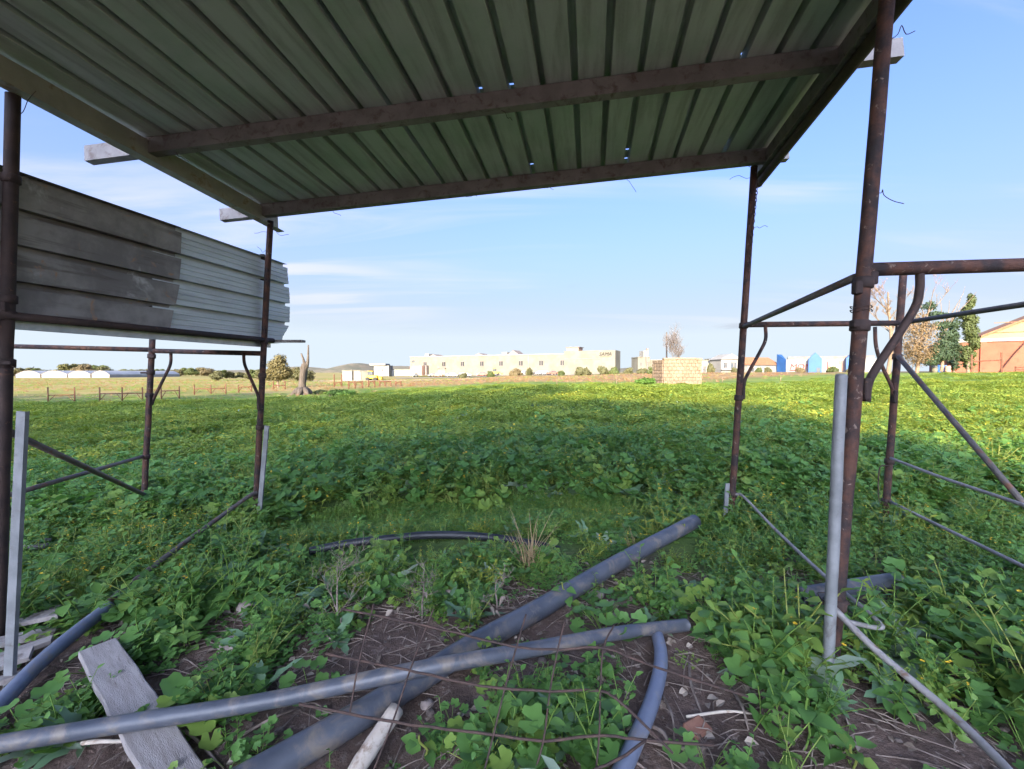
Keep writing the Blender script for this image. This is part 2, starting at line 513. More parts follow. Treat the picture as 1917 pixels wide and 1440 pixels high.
M['tree_olive'] = leaf_material('tree_leaf_olive', (0.06, 0.062, 0.026), (0.115, 0.11, 0.04), (0.13, 0.105, 0.042), 0.15, 0.7)
M['tree_dark'] = leaf_material('conifer_needles', (0.022, 0.042, 0.022), (0.05, 0.08, 0.034), (0.07, 0.09, 0.04), 0.08, 0.7)
M['tree_tan'] = leaf_material('tan_dry_leaf', (0.13, 0.088, 0.045), (0.20, 0.14, 0.075), (0.17, 0.105, 0.055), 0.2, 0.8)
M['bush'] = leaf_material('scrub_leaf', (0.06, 0.065, 0.03), (0.12, 0.115, 0.05), (0.15, 0.11, 0.06), 0.1, 0.8)
M['bush_bright'] = leaf_material('bright_bush_leaf', (0.05, 0.12, 0.02), (0.12, 0.22, 0.035), (0.15, 0.22, 0.04), 0.25, 0.6)

# the ground: bare soil under the roof, weedy earth in the field, dry grass beyond
t = NT('earth_and_field')
pos = t.pos()
sep = t.new('ShaderNodeSeparateXYZ'); t.link(pos, sep.inputs[0])
soil = t.mix(t.ramp(t.noise(pos, 3.0, 6, 0.65), 0.35, 0.65), (0.085, 0.058, 0.045), (0.145, 0.098, 0.078))
soil = t.mix(t.ramp(t.noise(pos, 28, 5, 0.7), 0.52, 0.70), soil, (0.20, 0.155, 0.13))
under = t.mix(t.ramp(t.noise(pos, 1.2, 6), 0.35, 0.65), (0.055, 0.095, 0.028), (0.10, 0.16, 0.04))
wob = t.math('MULTIPLY', t.math('SUBTRACT', t.noise(pos, 0.9, 4), 0.5), 2.2)
yy = t.math('ADD', sep.outputs['Y'], wob)
c = t.mix(t.ramp(yy, 2.2, 3.1), soil, under)
mid = t.mix(t.ramp(t.noise(pos, 0.35, 6), 0.35, 0.65), (0.085, 0.145, 0.028), (0.15, 0.20, 0.04))
c = t.mix(t.ramp(yy, 14, 30), c, mid)
dry = t.mix(t.ramp(t.noise(pos, 0.10, 6), 0.35, 0.65), (0.19, 0.115, 0.06), (0.25, 0.18, 0.085))
wob2 = t.math('MULTIPLY', t.math('SUBTRACT', t.noise(pos, 0.05, 4), 0.5), 26.0)
c = t.mix(t.ramp(t.math('ADD', sep.outputs['Y'], wob2), 48, 62), c, dry)
far = t.mix(t.ramp(t.noise(pos, 0.02, 5), 0.4, 0.6), (0.13, 0.16, 0.05), (0.27, 0.21, 0.10))
c = t.mix(t.ramp(t.math('ADD', sep.outputs['Y'], wob2), 128, 150), c, far)
# the far left field is pale yellow-green pasture
lf = t.math('MULTIPLY', t.ramp(t.math('MULTIPLY', sep.outputs['X'], -1.0), 16, 30), t.ramp(sep.outputs['Y'], 30, 44))
past = t.mix(t.ramp(t.noise(pos, 0.06, 5), 0.4, 0.62), (0.17, 0.175, 0.045), (0.26, 0.20, 0.09))
c = t.mix(lf, c, past)
t.color(c); t.set(0.95, 0, 0.2)
t.bump(t.noise(pos, 18, 6, 0.7), 0.03, 0.8)
M['ground'] = t.m

# ------------------------------------------------------------------ ground sheet
def axis(lo, hi, n, k):
    s = np.linspace(math.asinh(lo / k), math.asinh(hi / k), n)
    return k * np.sinh(s)
gx = axis(-7000, 7000, 321, 1.6)
gy = np.concatenate([axis(-3000, 7000, 341, 2.0)])
gv = [(float(x), float(y), height(float(x), float(y))) for y in gy for x in gx]
nx = len(gx)
gf = [(j * nx + i, j * nx + i + 1, (j + 1) * nx + i + 1, (j + 1) * nx + i) for j in range(len(gy) - 1) for i in range(nx - 1)]
tag(mesh_obj('ground', gv, gf, M['ground'], smooth=True), None, kind='structure')

# ------------------------------------------------------------------ the shelter
shelter = thing('scaffold_shelter', 'open field shelter of rusty scaffold tubes under a corrugated metal roof', 'shelter', (0, 2.2, 0))
TR = 0.0242
def down(p, q, extra=0.15):
    """extend the line q->p until it is below the ground"""
    d = (p - q).normalized()
    while p.z > height(p.x, p.y) - extra:
        p = p + d * 0.02
    return p
def wobble(a, b, n=9, amp=0.003, seed=0):
    return [a.lerp(b, i / n) + V((noise.noise((i * 0.7, seed, 0)), noise.noise((i * 0.7, seed, 9)), 0)) * amp for i in range(n + 1)]

def post(bot, top, r=TR, mat='rust', collars=(), seed=0):
    b = down(bot, top)
    o = mesh_obj('post', *tube(wobble(b, top, 14, 0.004, seed), r, 14), M[mat], shelter, True)
    for cpx in collars:
        # swaged collar / spigot ring of the scaffold frame
        k = (cpx - b.z) / (top.z - b.z)
        c = b.lerp(top, k); d = (top - b).normalized()
        mesh_obj('collar', *tube([c - d * 0.022, c - d * 0.018, c + d * 0.018, c + d * 0.022], [r + .002, r + .008, r + .008, r + .002], 14), M['rust_dark'], o, True)
    return o
def bar(name, pts, r, mat='rust', n=10, label=None):
    o = mesh_obj(name, *tube(pts, r, n), M[mat], shelter, True)
    if label: o['label'] = label
    return o

ZR, ZN, ZL, ZLO, ZLN = 3.3, 1.68, 3.7, 3.95, 2.1
# right tower
rfi_t, rfi_b = P(1412, 312, ZR), P(1367, 985, ZR)
post(rfi_b, rfi_t, seed=1, collars=(P(1397, 610, ZR).z + .0, P(1392, 745, ZR).z, P(1380, 925, ZR).z))
rfo_t, rfo_b = P(1692, 500, ZR + .02), P(1656, 985, ZR + .02)
post(rfo_b, rfo_t, seed=2, collars=(P(0, 668, ZR).z, P(0, 940, ZR).z, P(0, 865, ZR).z))
rni_t, rni_b = P(1668, -95, ZN), P(1552, 1310, ZN)
post(rni_b, rni_t, r=0.0262, seed=3, collars=(P(0, 530, ZN).z, P(0, 610, ZN).z, P(0, 1130, ZN).z))
rno_t, rno_b = P(2200, 380, ZN), P(2130, 1310, ZN)
post(rno_b, rno_t, seed=4)
bar('crossbar', [P(1396, 608, ZR), P(1684, 605, ZR + .02)], 0.0215)
bar('crossbar', [P(1622, 505, ZN), P(1917, 496, ZN), P(2192, 489, ZN)], 0.0265)
bar('corner_brace', smooth_path([P(1433, 612, ZR), P(1433, 636, ZR), P(1422, 660, ZR), P(1397, 706, ZR), P(1393, 722, ZR)]), 0.0125)
bar('corner_brace', smooth_path([P(1638, 612, ZR), P(1640, 648, ZR), P(1650, 682, ZR), P(1668, 722, ZR), P(1672, 740, ZR)]), 0.0125)
bar('corner_brace', smooth_path([P(1722, 510, ZN), P(1721, 545, ZN), P(1708, 585, ZN), P(1640, 690, ZN), P(1625, 722, ZN), P(1622, 752, ZN)]), 0.0145, 'rust_dark')
# flat lugs that carry the brace ends
for (px, py, Y, w, h) in ((1390, 728, ZR, .02, .16), (1672, 742, ZR, .02, .10), (1616, 728, ZN, .024, .085), (1628, 522, ZN, .03, .05), (1600, 540, ZN, .028, .05), (1597, 607, ZN, .03, .03)):
    mesh_obj('lug', *bevel_box(P(px, py, Y) + V((0, -.012, 0)), (w, .03, h), .004), M['rust_dark'], shelter)
bar('diagonal_brace', [P(1394, 611, ZR - .03), P(1600, 520, ZN + .03)], 0.0165, 'brace')
bar('diagonal_brace', [P(1692, 604, ZR), P(2196, 528, ZN)], 0.0165, 'brace')
bar('diagonal_brace', [P(1682, 668, ZR - .03), P(2165, 1235, ZN + .03)], 0.0165, 'brace')
bar('side_rail', smooth_path([P(1668, 858, ZR - .03), P(1760, 893, 2.75), P(1917, 946, 2.2), P(2155, 1030, ZN)]), 0.0105, 'rail')
bar('side_rail', smooth_path([P(1668, 940, ZR - .03), P(1770, 990, 2.75), P(1917, 1061, 2.2), P(2150, 1175, ZN)]), 0.0105, 'rail')
bar('side_rail', smooth_path([P(1378, 926, ZR - .03), P(1392, 930, ZR - .1), P(1450, 990, 2.75), P(1540, 1075, 2.15), P(1600, 1125, 1.86), P(1648, 1168, 1.72), P(1640, 1175, 1.70), P(1592, 1165, 1.68)], 8), 0.0095, 'rail')
bar('side_rail', smooth_path([P(1552, 1130, ZN - .04), P(1645, 1222, 1.47), P(1778, 1334, 1.27), P(1905, 1462, 1.06), P(2000, 1600, .9)]), 0.0120, 'rail')
# left tower
lfi_t, lfi_b = P(506, 414, ZL), P(477, 985, ZL)
post(lfi_b, lfi_t, seed=5, collars=(P(0, 640, ZL).z, P(0, 703, ZL).z, P(0, 800, ZL).z, P(0, 925, ZL).z))
lfo_t, lfo_b = P(286, 628, ZLO), P(268, 960, ZLO)
post(lfo_b, lfo_t, seed=6, collars=(P(0, 667, ZLO).z, P(0, 697, ZLO).z, P(0, 740, ZLO).z, P(0, 855, ZLO).z))
lni_t, lni_b = P(25, 178, ZLN), P(-4, 1200, ZLN)
post(lni_b, lni_t, r=0.027, mat='rust_dark', seed=7, collars=(P(0, 335, ZLN).z, P(0, 680, ZLN).z, P(0, 560, ZLN).z, P(0, 590, ZLN).z))
lno_t, lno_b = P(-420, 560, ZLN + .1), P(-450, 1200, ZLN + .1)
post(lno_b, lno_t, seed=8)
bar('crossbar', [P(285, 657, ZLO), P(495, 662, ZL)], 0.0215)
bar('crossbar', [P(14, 612, ZLN), P(-425, 600, ZLN + .1)], 0.0215)
bar('ledger_tube', [P(-80, 646, 4.12), P(284, 655, ZLO + .05)], 0.0215)
bar('corner_brace', smooth_path([P(320, 659, ZLO), P(319, 682, ZLO), P(308, 706, ZLO), P(290, 742, ZLO), P(284, 758, ZLO)]), 0.0125)
bar('corner_brace', smooth_path([P(456, 661, ZL), P(458, 682, ZL), P(468, 706, ZL), P(482, 738, ZL), P(488, 762, ZL)]), 0.0125)
for (px, py, Y, w, h) in ((284, 748, ZLO, .022, .10), (487, 752, ZL, .022, .14), (20, 680, ZLN, .075, .02), (12, 575, ZLN, .06, .05), (289, 668, ZLO, .045, .025), (275, 698, ZLO, .07, .018)):
    mesh_obj('lug', *bevel_box(P(px, py, Y) + V((0, -.02, 0)), (w, .03, h), .004), M['rust_dark'], shelter)
bar('diagonal_brace', [P(16, 808, ZLN + .03), P(150, 870, 2.72), P(270, 926, ZLO - .03)], 0.0165, 'brace')
bar('diagonal_brace', [P(-20, 938, ZLN + .05), P(120, 897, 2.75), P(266, 855, ZLO - .03)], 0.0150, 'brace')
bar('loose_brace', smooth_path([P(480, 923, ZL - .04), P(468, 928, ZL - .1), P(430, 955, 3.4), P(320, 1035, 2.8), P(182, 1143, 2.3), P(150, 1165, 2.22)]), 0.0165, 'brace')
# rear pair behind the viewer that carries the back of the roof
post(V((-2.75, -0.6, 0)), V((-2.72, -0.6, 2.80)), seed=9)
post(V((1.08, -0.75, 0)), V((1.12, -0.75, 3.10)), seed=10)

# roof: purlin plane through the front corners, ribs run away from the viewer
A0, B0 = P(505, 405, ZL), P(1430, 305, ZR)
dv = (P(1105, 742, 1.0) - CAM).normalized()
ev = (B0 - A0); EW = ev.length; ev.normalize()
nv = ev.cross(dv).normalized()
if nv.z < 0: nv = -nv
def hit(px, py, off=0.0):
    d = ray(px, py)
    k = ((A0 + nv * off) - CAM).dot(nv) / d.dot(nv)
    return CAM + d * k
def uw(p):
    """roof coordinates (along the front edge, back from it)"""
    q = p - A0
    ee, ed, dd = 1.0, ev.dot(-dv), 1.0
    a, b = q.dot(ev), q.dot(-dv)
    det = 1 - ed * ed
    return (a - ed * b) / det, (b - ed * a) / det
def rp(u, w, h=0.0):
    return A0 + ev * u - dv * w + nv * h

cprof = [(-.028, 0), (.028, 0), (.028, .018), (.024, .018), (.024, .004), (-.024, .004), (-.024, .096), (.024, .096), (.024, .082), (.028, .082), (.028, .10), (-.028, .10)]
PU = [uw(hit(880, 372))[1] * 0 + 0.0, uw(hit(900, 212))[1], 2.55, 3.9]
for i, w in enumerate(PU):
    a, b = rp(-0.44 if i == 0 else -.5, w), rp(EW + 0.17 if i == 0 else EW + 0.33, w)
    # channel with its open side away from the viewer
    pl = mesh_obj('purlin', *extrude_profile([(-x, y) for x, y in cprof][::-1], a, b, nv, True, 12), M['purlin'], shelter)
# the two edge beams, hung just under the purlins
for u0, nm in ((-0.02, 'edge_beam'), (EW - 0.02, 'edge_beam')):
    bp = [(-.032, -.075), (.032, -.075), (.032, -.071), (-.027, -.071), (-.027, .085), (-.032, .085)]
    if u0 > 1: bp = [(-x, y) for x, y in bp][::-1]
    bo = mesh_obj(nm, *extrude_profile([(-x, y) for x, y in bp][::-1], rp(u0, -0.16), rp(u0, 5.1), nv, True, 10), M['beam' if u0 < 1 else 'purlin'], shelter)
mesh_obj('edge_tube', *tube([rp(EW - .005, -0.12, -.105), rp(EW - .005, 5.0, -.105)], 0.030, 12), M['rust_dark'], shelter, True)

# corrugated sheets
def ribbed_sheet(name, origin, uax, wax, nax, npitch, pitch, length, mat, parent, rib_w=0.040, rib_d=0.062, rib_top=0.032,
                 micro=0, lead=0.0, holes=(), sag=0.004, seed=0, end_trim=None, nseg=26, uoff=0.0):
    """pans facing -nax with narrow ribs standing out along +nax; u across, w along"""
    xs, zs, kind = [-lead, 0.0], [0.0, 0.0], [0]
    x = 0.0
    for p in range(npitch):
        pan = pitch - rib_w
        if micro:
            for k in range(micro):
                c = pan * (k + 1) / (micro + 1)
                for dx, dz in ((-.006, 0), (-.003, .004), (.003, .004), (.006, 0)):
                    xs.append(x + c + dx); zs.append(dz); kind.append(0)
        xs.append(x + pan); zs.append(0); kind.append(0)
        e = (rib_w - rib_top) / 2
        xs.append(x + pan + e); zs.append(rib_d); kind.append(1)
        xs.append(x + pan + e + rib_top); zs.append(rib_d); kind.append(2)
        xs.append(x + pitch); zs.append(0); kind.append(1)
        x += pitch
    ws = list(np.linspace(0, length, nseg + 1))
    for (hu, hw) in holes:
        for k in (-.007, .007): ws.append(hw + k)
    ws = sorted(ws)
    m = len(xs)
    vs, fs, uvs = [], [], []
    for w in ws:
        for xx, z in zip(xs, zs):
            ww = w
            if end_trim: ww = end_trim(xx, w, length)
            d = sag * noise.noise(((xx + uoff) * 2.3 + seed, ww * 1.3, seed)) + sag * 0.5 * noise.noise(((xx + uoff) * 9 + seed, ww * 3, 2))
            vs.append(origin + uax * xx + wax * ww + nax * (z + d))
            uvs.append((xx + uoff + seed * 1.7, ww))
    for j in range(len(ws) - 1):
        wm = (ws[j] + ws[j + 1]) / 2
        for i in range(m - 1):
            um = (xs[i] + xs[i + 1]) / 2
            skip = False
            if kind[i] == 2 and ws[j + 1] - ws[j] < 0.0145:
                for (hu, hw) in holes:
                    if abs(wm - hw) < .002 and abs(um - hu) < pitch * .55: skip = True
            if not skip:
                fs.append((j * m + i, j * m + i + 1, (j + 1) * m + i + 1, (j + 1) * m + i))
    o = mesh_obj(name, vs, fs, mat, parent)
    uvl = o.data.uv_layers.new(name='UVMap')
    li = np.zeros(len(o.data.loops), dtype=np.int32)
    o.data.loops.foreach_get('vertex_index', li)
    uvl.data.foreach_set('uv', np.array(uvs, dtype=np.float32)[li].ravel())
    return o

PITCH_R = 0.182
hole_px = [(925, 146), (930, 165), (996, 311), (1171, 284), (1171, 300), (1361, 266), (1357, 278), (1371, 108)]
hole_uw = [uw(hit(px, py, 0.15)) for px, py in hole_px]
nrib = int(math.ceil((EW + 0.115) / PITCH_R))
per = [5, 4, 5, 5, 99]
u0, done, si = -0.075, 0, 0
while done < nrib:
    n = min(per[si], nrib - done)
    hs = [(hu - u0, hw + 0.19) for hu, hw in hole_uw if u0 - .02 < hu < u0 + n * PITCH_R + .02]
    ribbed_sheet('roof_sheet', rp(u0, -0.19, 0.103 + 0.0015 * (si % 2)), ev, -dv, nv, n, PITCH_R, 5.25, M['roof'], shelter,
                 holes=hs, seed=0, uoff=u0, lead=.005)
    done += n; u0 += n * PITCH_R; si += 1

# left cladding: sheets wired on the outside of the posts, ribs level
cb0, cb1 = P(-60, 580, ZLN - .12), P(524, 637, 3.92)
ct0 = P(-60, 255, ZLN - .12)
wax = (cb1 - cb0); CL = wax.length; wax.normalize()
upc = (ct0 - cb0); upc = (upc - wax * upc.dot(wax)).normalized()
nout = wax.cross(upc).normalized()
if nout.x > 0: nout = -nout
pc = 0.178
EL = next(q for q in np.linspace(.2, CL, 400) if W0 / 2 + FPX * (cb0 + wax * q).x / (cb0 + wax * q).y > 333)
def trim_new(x, w, L):
    k = w / L
    return w + (0.10 * sstep(0.0, 0.25, x / 0.71) - 0.04 * sstep(.5, 1.0, x / .71)) * sstep(.8, 1, k)
ribbed_sheet('wall_sheet', cb0 + wax * (EL - .16) + nout * 0.012 + upc * .0, upc, wax, nout, 4, pc, CL + .04 - (EL - .16), M['clad_new'], shelter, rib_w=.034, rib_d=.05,
             micro=3, seed=11, sag=.006, end_trim=trim_new)['label'] = 'brighter galvanised sheet with fine ribs'
def trim_old(x, w, L):
    return w - 0.035 * sstep(.9, 1, w / L) * (1.6 - 2.2 * sstep(.0, .35, x)) + 0.035 * noise.noise((x * 13, 0, 3)) * sstep(.9, 1, w / L)
ribbed_sheet('wall_sheet', cb0 - wax * 0.3 - nout * 0.006 - upc * .012, upc, wax, nout, 4, pc * 1.012, EL + 0.3, M['clad_old'], shelter, rib_w=.036, rib_d=.05,
             seed=13, sag=.010, end_trim=trim_old)['label'] = 'dull dirty overlapping sheet'
bar('ledger_tube', [cb0 - wax * .3 - nout * .03 - V((0, 0, .012)), cb0 + wax * (CL - .12) - nout * .03 - V((0, 0, .012))], .021, 'rust_dark')
mesh_obj('fascia_strip', *extrude_profile([(-.003, -.075), (.003, -.075), (.003, -.03), (-.003, -.03)], cb0 - wax * .3 + nout * .015, cb0 + wax * (CL - .1) + nout * .015, V((0, 0, 1)), True, 6), M['galv'], shelter)
# deck sheet lying flat on the crossbars behind the cladding
dk = V((nout.x, nout.y, 0)).normalized()
d0 = cb0 - wax * .3 - V((0, 0, .03)) - dk * .01
ribbed_sheet('deck_sheet', d0, dk, wax, V((0, 0, 1)), 3, .19, CL + .30, M['clad_new'], shelter, rib_w=.03, rib_d=.03, seed=17)
mesh_obj('deck_board', *bevel_box((P(520, 637, 3.80) + P(555, 641, 3.95)) / 2, (.30, .07, .022), .003), M['plank'], shelter)
# bracket strips holding the sheets on the far post
for py in (505, 552, 600):
    mesh_obj('clamp_strip', *bevel_box(P(492, py - 20, 3.74) + V((-.02, 0.03, 0)), (.04, .02, .10), .003), M['rust_dark'], shelter)

# twisted tie wires on posts and purlins
rw = random.Random(5)
def tie(c, s=1.0, dirx=1, dz=0.0):
    c = V(c); pts = [c]
    for k in range(5):
        c = c + V((dirx * rw.uniform(.004, .014), rw.uniform(-.006, .006), rw.uniform(-.010, .012) + dz)) * s
        pts.append(c)
    mesh_obj('tie_wire', *tube(smooth_path(pts, 3), 0.0016, 5), M['wire'], shelter, True)
def on_post(b, t, px_y, Y): return b.lerp(t, (P(0, px_y, Y).z - b.z) / (t.z - b.z))
for b_, t_, yy_, Y_, s_, d_ in ((rni_b, rni_t, 84, ZN, 3.0, 1), (rni_b, rni_t, 358, ZN, 2.6, 1), (rfi_b, rfi_t, 330, ZR, 3, -1), (rfi_b, rfi_t, 345, ZR, 3, 1), (rfi_b, rfi_t, 420, ZR, 2.4, 1), (lni_b, lni_t, 225, ZLN, 3.2, 1),
                                (lni_b, lni_t, 672, ZLN, 3.4, 1), (lfi_b, lfi_t, 428, ZL, 3, 1), (lfi_b, lfi_t, 436, ZL, 3, -1), (lfi_b, lfi_t, 470, ZL, 2.5, -1)):
    tie(on_post(b_, t_, yy_, Y_), s_, d_)
for u_ in (.55, 1.7, 2.35, 3.0, EW - .1): tie(rp(u_, -.03, .0), 1.6, 1, -.006)
for u_ in (.12, 2.2): tie(rp(u_, PU[1], .0), 1.6, 1, -.006)
for (px, py, Y, R) in ((1612, 575, ZN, .034), (1612, 582, ZN, .034), (1560, 1120, ZN - .02, .05), (1378, 926, ZR, .033), (1658, 940, ZR, .033), (480, 925, ZL, .033)):
    c = P(px, py, Y)
    ring = [c + V((math.cos(a) * R, math.sin(a) * R, .004 * math.sin(3 * a))) for a in np.linspace(0, 2 * math.pi * .97, 22)]
    mesh_obj('tie_wire', *tube(ring, 0.002, 5), M['wire'], shelter, True)

# ------------------------------------------------------------------ stakes and chain wired to the posts
def stake(name, top, bot, w, label, group=None, mat='stake'):
    b = down(bot, top, .12)
    h, q = w / 2, w * .22
    prof = [(-h, -q), (h, -q), (h, q), (h * .8, q), (h * .8, -q * .4), (-h * .8, -q * .4), (-h * .8, q), (-h, q)]
    o = mesh_obj(name, *extrude_profile(prof, b, top, V((0, 1, 0)), True, 8), M[mat])
    return tag(o, label, 'stake', group)
st_t, st_b = P(1575, 704, ZN - .08), P(1549, 1270, ZN - .08)
st_b = down(st_b, st_t, .12)
st_d = (st_t - st_b).normalized()
o = mesh_obj('metal_stake', *tube(wobble(st_b, st_t, 10, .002, 3) + [st_t + st_d * .006, st_t + st_d * .009], [.0195] * 11 + [.016, .009], 16), M['stake'], smooth=True)
tag(o, 'tall grey tube stake tied to the nearest right post', 'stake')
stake('metal_stake', P(43, 770, 1.80), P(20, 1235, 1.80), .038, 'pale grey channel stake beside the leftmost post')
stake('metal_stake', P(500, 797, ZL - .05), P(485, 968, ZL - .05), .036, 'short grey stake beside the post under the far end of the wall sheets')
stake('metal_stake', P(1362, 905, ZR - .04), P(1356, 985, ZR - .04), .03, 'stubby pale stake at the foot of the post right of the big pipe')
# chain hanging along the right far post
cv = []
top, bot = P(1418, 338, ZR - .05), P(1401, 508, ZR - .03)
nl = 26
for i in range(nl):
    c = top.lerp(bot, (i + .5) / nl)
    ax = V((1, 0, 0)) if i % 2 else V((0, 1, 0))
    ringp = [c + ax * (.009 * math.cos(a)) + V((0, 0, .018 * math.sin(a))) for a in np.linspace(0, 2 * math.pi, 11)]
    cv.append(tube(ringp, .0028, 5, False))
tag(mesh_obj('chain', *join(cv), M['wire'], smooth=True), 'thin rusty chain hanging along the right rear post', 'chain')
tag(mesh_obj('hook_wire', *tube(smooth_path([P(1648, 942, ZR - .06), P(1644, 920, ZR - .06), P(1646, 880, ZR - .06), P(1652, 872, ZR - .05), P(1663, 872, ZR - .04)]), .004, 6), M['wire'], smooth=True), 'bent thin wire hook beside the far right post', 'wire')

# ------------------------------------------------------------------ pipes on the ground
pipe_paths = []
def pipe(name, pts, r, mat, label, hollow=0.006, n=20, sub=8):
    path = smooth_path(pts, sub)
    pipe_paths.append((path, r))
    o = mesh_obj(name, *tube(path, r, n, hollow=hollow), M[mat], smooth=True)
    return tag(o, label, 'pipe', 'plastic pipes lying on the ground')
pA = [P(1301, 976, 3.00), P(1160, 1052, 2.52), P(1010, 1140, 2.06), P(900, 1200, 1.83), P(790, 1268, 1.625), P(640, 1360, 1.38), P(430, 1480, 1.16)]
pipe('drain_pipe', pA, .047, 'pipe', 'thickest grey plastic pipe slanting up towards the right rear post')
pB = [P(-200, 1432, 1.30), P(0, 1393, 1.355), P(250, 1352, 1.40), P(500, 1312, 1.45), P(790, 1252, 1.50), P(1000, 1215, 1.62), P(1160, 1185, 1.80), P(1285, 1170, 1.95)]
pipe('water_pipe', pB, .027, 'pipe', 'long dark grey pipe lying across the thickest pipe from the left edge')
def Pz(px, py, z):
    d = ray(px, py)
    return CAM + d * ((z - CAM.z) / d.z)
pC = [Pz(1230, 1188, .03), Pz(1237, 1222, .045), Pz(1234, 1264, .05), Pz(1216, 1326, .052), Pz(1184, 1400, .05), Pz(1152, 1470, .05)]
pipe('water_pipe', pC, .026, 'pipe_pale', 'short curved pale blue-grey pipe at the bottom centre right')
pD = [P(203, 1137, 2.28), P(140, 1185, 2.05), P(70, 1245, 1.83), P(0, 1318, 1.62), P(-80, 1400, 1.42)]
pipe('water_pipe', pD, .031, 'pipe_pale', 'pale blue-grey pipe at the lower left edge beside the old planks')
pE = [P(580, 1032, 2.92), P(650, 1018, 2.98), P(735, 1008, 3.03), P(800, 1002, 3.06), P(880, 1003, 3.05), P(960, 1012, 3.0), P(1040, 1028, 2.93), P(1090, 1046, 2.85)]
pipe('bent_hose', pE, .027, 'pipe_dark', 'black hose arching out of the low weeds by the grass path')
pF = [G(1496, 1116, .07), G(1580, 1102, .09), G(1682, 1086, .11)]
pipe('drain_pipe', pF, .040, 'pipe', 'short dark pipe in the weeds behind the nearest right post')
pH = [P(1215, 1452, 1.29), P(1282, 1416, 1.33)]
pipe('water_pipe', pH, .016, 'pipe', 'small pipe stub at the bottom edge right of the curved pipe')

# ------------------------------------------------------------------ boards, sticks, stones
def board(name, a, b, w, th, mat, label, cat='plank', group=None, roll=0.0):
    a, b = V(a), V(b)
    L = (b - a).length
    ydir = (b - a).normalized()
    zdir = V((0, 0, 1)); xdir = ydir.cross(zdir).normalized(); zdir = xdir.cross(ydir).normalized()
    if roll:
        R = Matrix.Rotation(roll, 3, ydir); xdir = R @ xdir; zdir = R @ zdir
    o = mesh_obj(name, [], [], None)
    nseg = 10
    vs, fs = [], []
    for i in range(nseg + 1):
        y = L * i / nseg
        e = .006 * noise.noise((i * .9, L * 7, w * 30))
        for (sx, sz) in ((-1, -1), (-.94, -1.0), (.94, -1), (1, -1), (1, .8), (.94, 1), (-.94, 1), (-1, .8)):
            vs.append(V((sx * (w / 2 + e), y, sz * th / 2 + .002 * noise.noise((i, sx, 3)))))
    for i in range(nseg):
        for k in range(8):
            k2 = (k + 1) % 8
            fs.append((i * 8 + k, (i + 1) * 8 + k, (i + 1) * 8 + k2, i * 8 + k2))
    fs.append(tuple(range(8))); fs.append(tuple(nseg * 8 + k for k in range(7, -1, -1)))
    me = o.data
    me.from_pydata([tuple(v) for v in vs], [], fs)
    me.materials.append(M[mat]); me.update()
    mw = Matrix((xdir, ydir, zdir)).transposed().to_4x4(); mw.translation = a
    o.matrix_world = mw
    o.location = mw.to_translation(); o.rotation_euler = mw.to_euler()
    if label: tag(o, label, cat, group)
    return o
board('weathered_board', P(183, 1212, 1.84), P(345, 1480, 1.235), .125, .026, 'board', 'wide pale weathered board under the long dark pipe', 'board')
kn = P(227, 1276, 1.655)
o = mesh_obj('knot_hole', *tube([kn + V((0, 0, .0)), kn + V((0, 0, .006))], .011, 12), M['black'], bpy.data.objects['weathered_board'])
stick_o = mesh_obj('wooden_stake', *tube(wobble(P(742, 1328, 1.43), P(650, 1465, 1.22), 8, .004, 3), [.028] * 7 + [.024, .018], 10), M['stick'], smooth=True)
tag(stick_o, 'pale round wooden stake with a cut end at the bottom centre', 'stake')
board('weathered_board', P(1598, 1345, 1.50), P(1650, 1470, 1.25), .09, .02, 'board', 'pale board half under the weeds at the foot of the nearest right post', 'board')

rp_ = random.Random(11)
pl_group = 'old grey planks heaped at the left edge'
for i, (x0, y0, x1, y1) in enumerate(((-120, 1195, 135, 1125), (-140, 1212, 120, 1165), (-130, 1250, 105, 1185), (-120, 1278, 98, 1210), (-140, 1300, 60, 1245), (-100, 1325, 45, 1268), (-60, 1180, 110, 1152))):
    a, b = G(x0, y0, .03), G(x1, y1, .03)
    a.z += .012 + .02 * (i % 3); b.z += .012 + .022 * ((i + 1) % 3)
    board('old_plank', a, b, rp_.uniform(.05, .10), .022, 'plank', 'narrow grey weathered plank in the heap at the left edge', 'plank', pl_group, rp_.uniform(-.3, .3))
for i, (x0, y0, x1, y1) in enumerate(((-30, 1003, 95, 985), (-40, 1018, 90, 1010), (-30, 1032, 85, 1022), (-10, 1045, 60, 1002))):
    a, b = G(x0, y0, .10), G(x1, y1, .10)
    board('old_plank', a, b, .045, .02, 'plank', 'thin grey slat in the small stack in the weeds behind the leftmost post', 'plank', 'grey slats behind the leftmost post', rp_.uniform(-.3, .3))

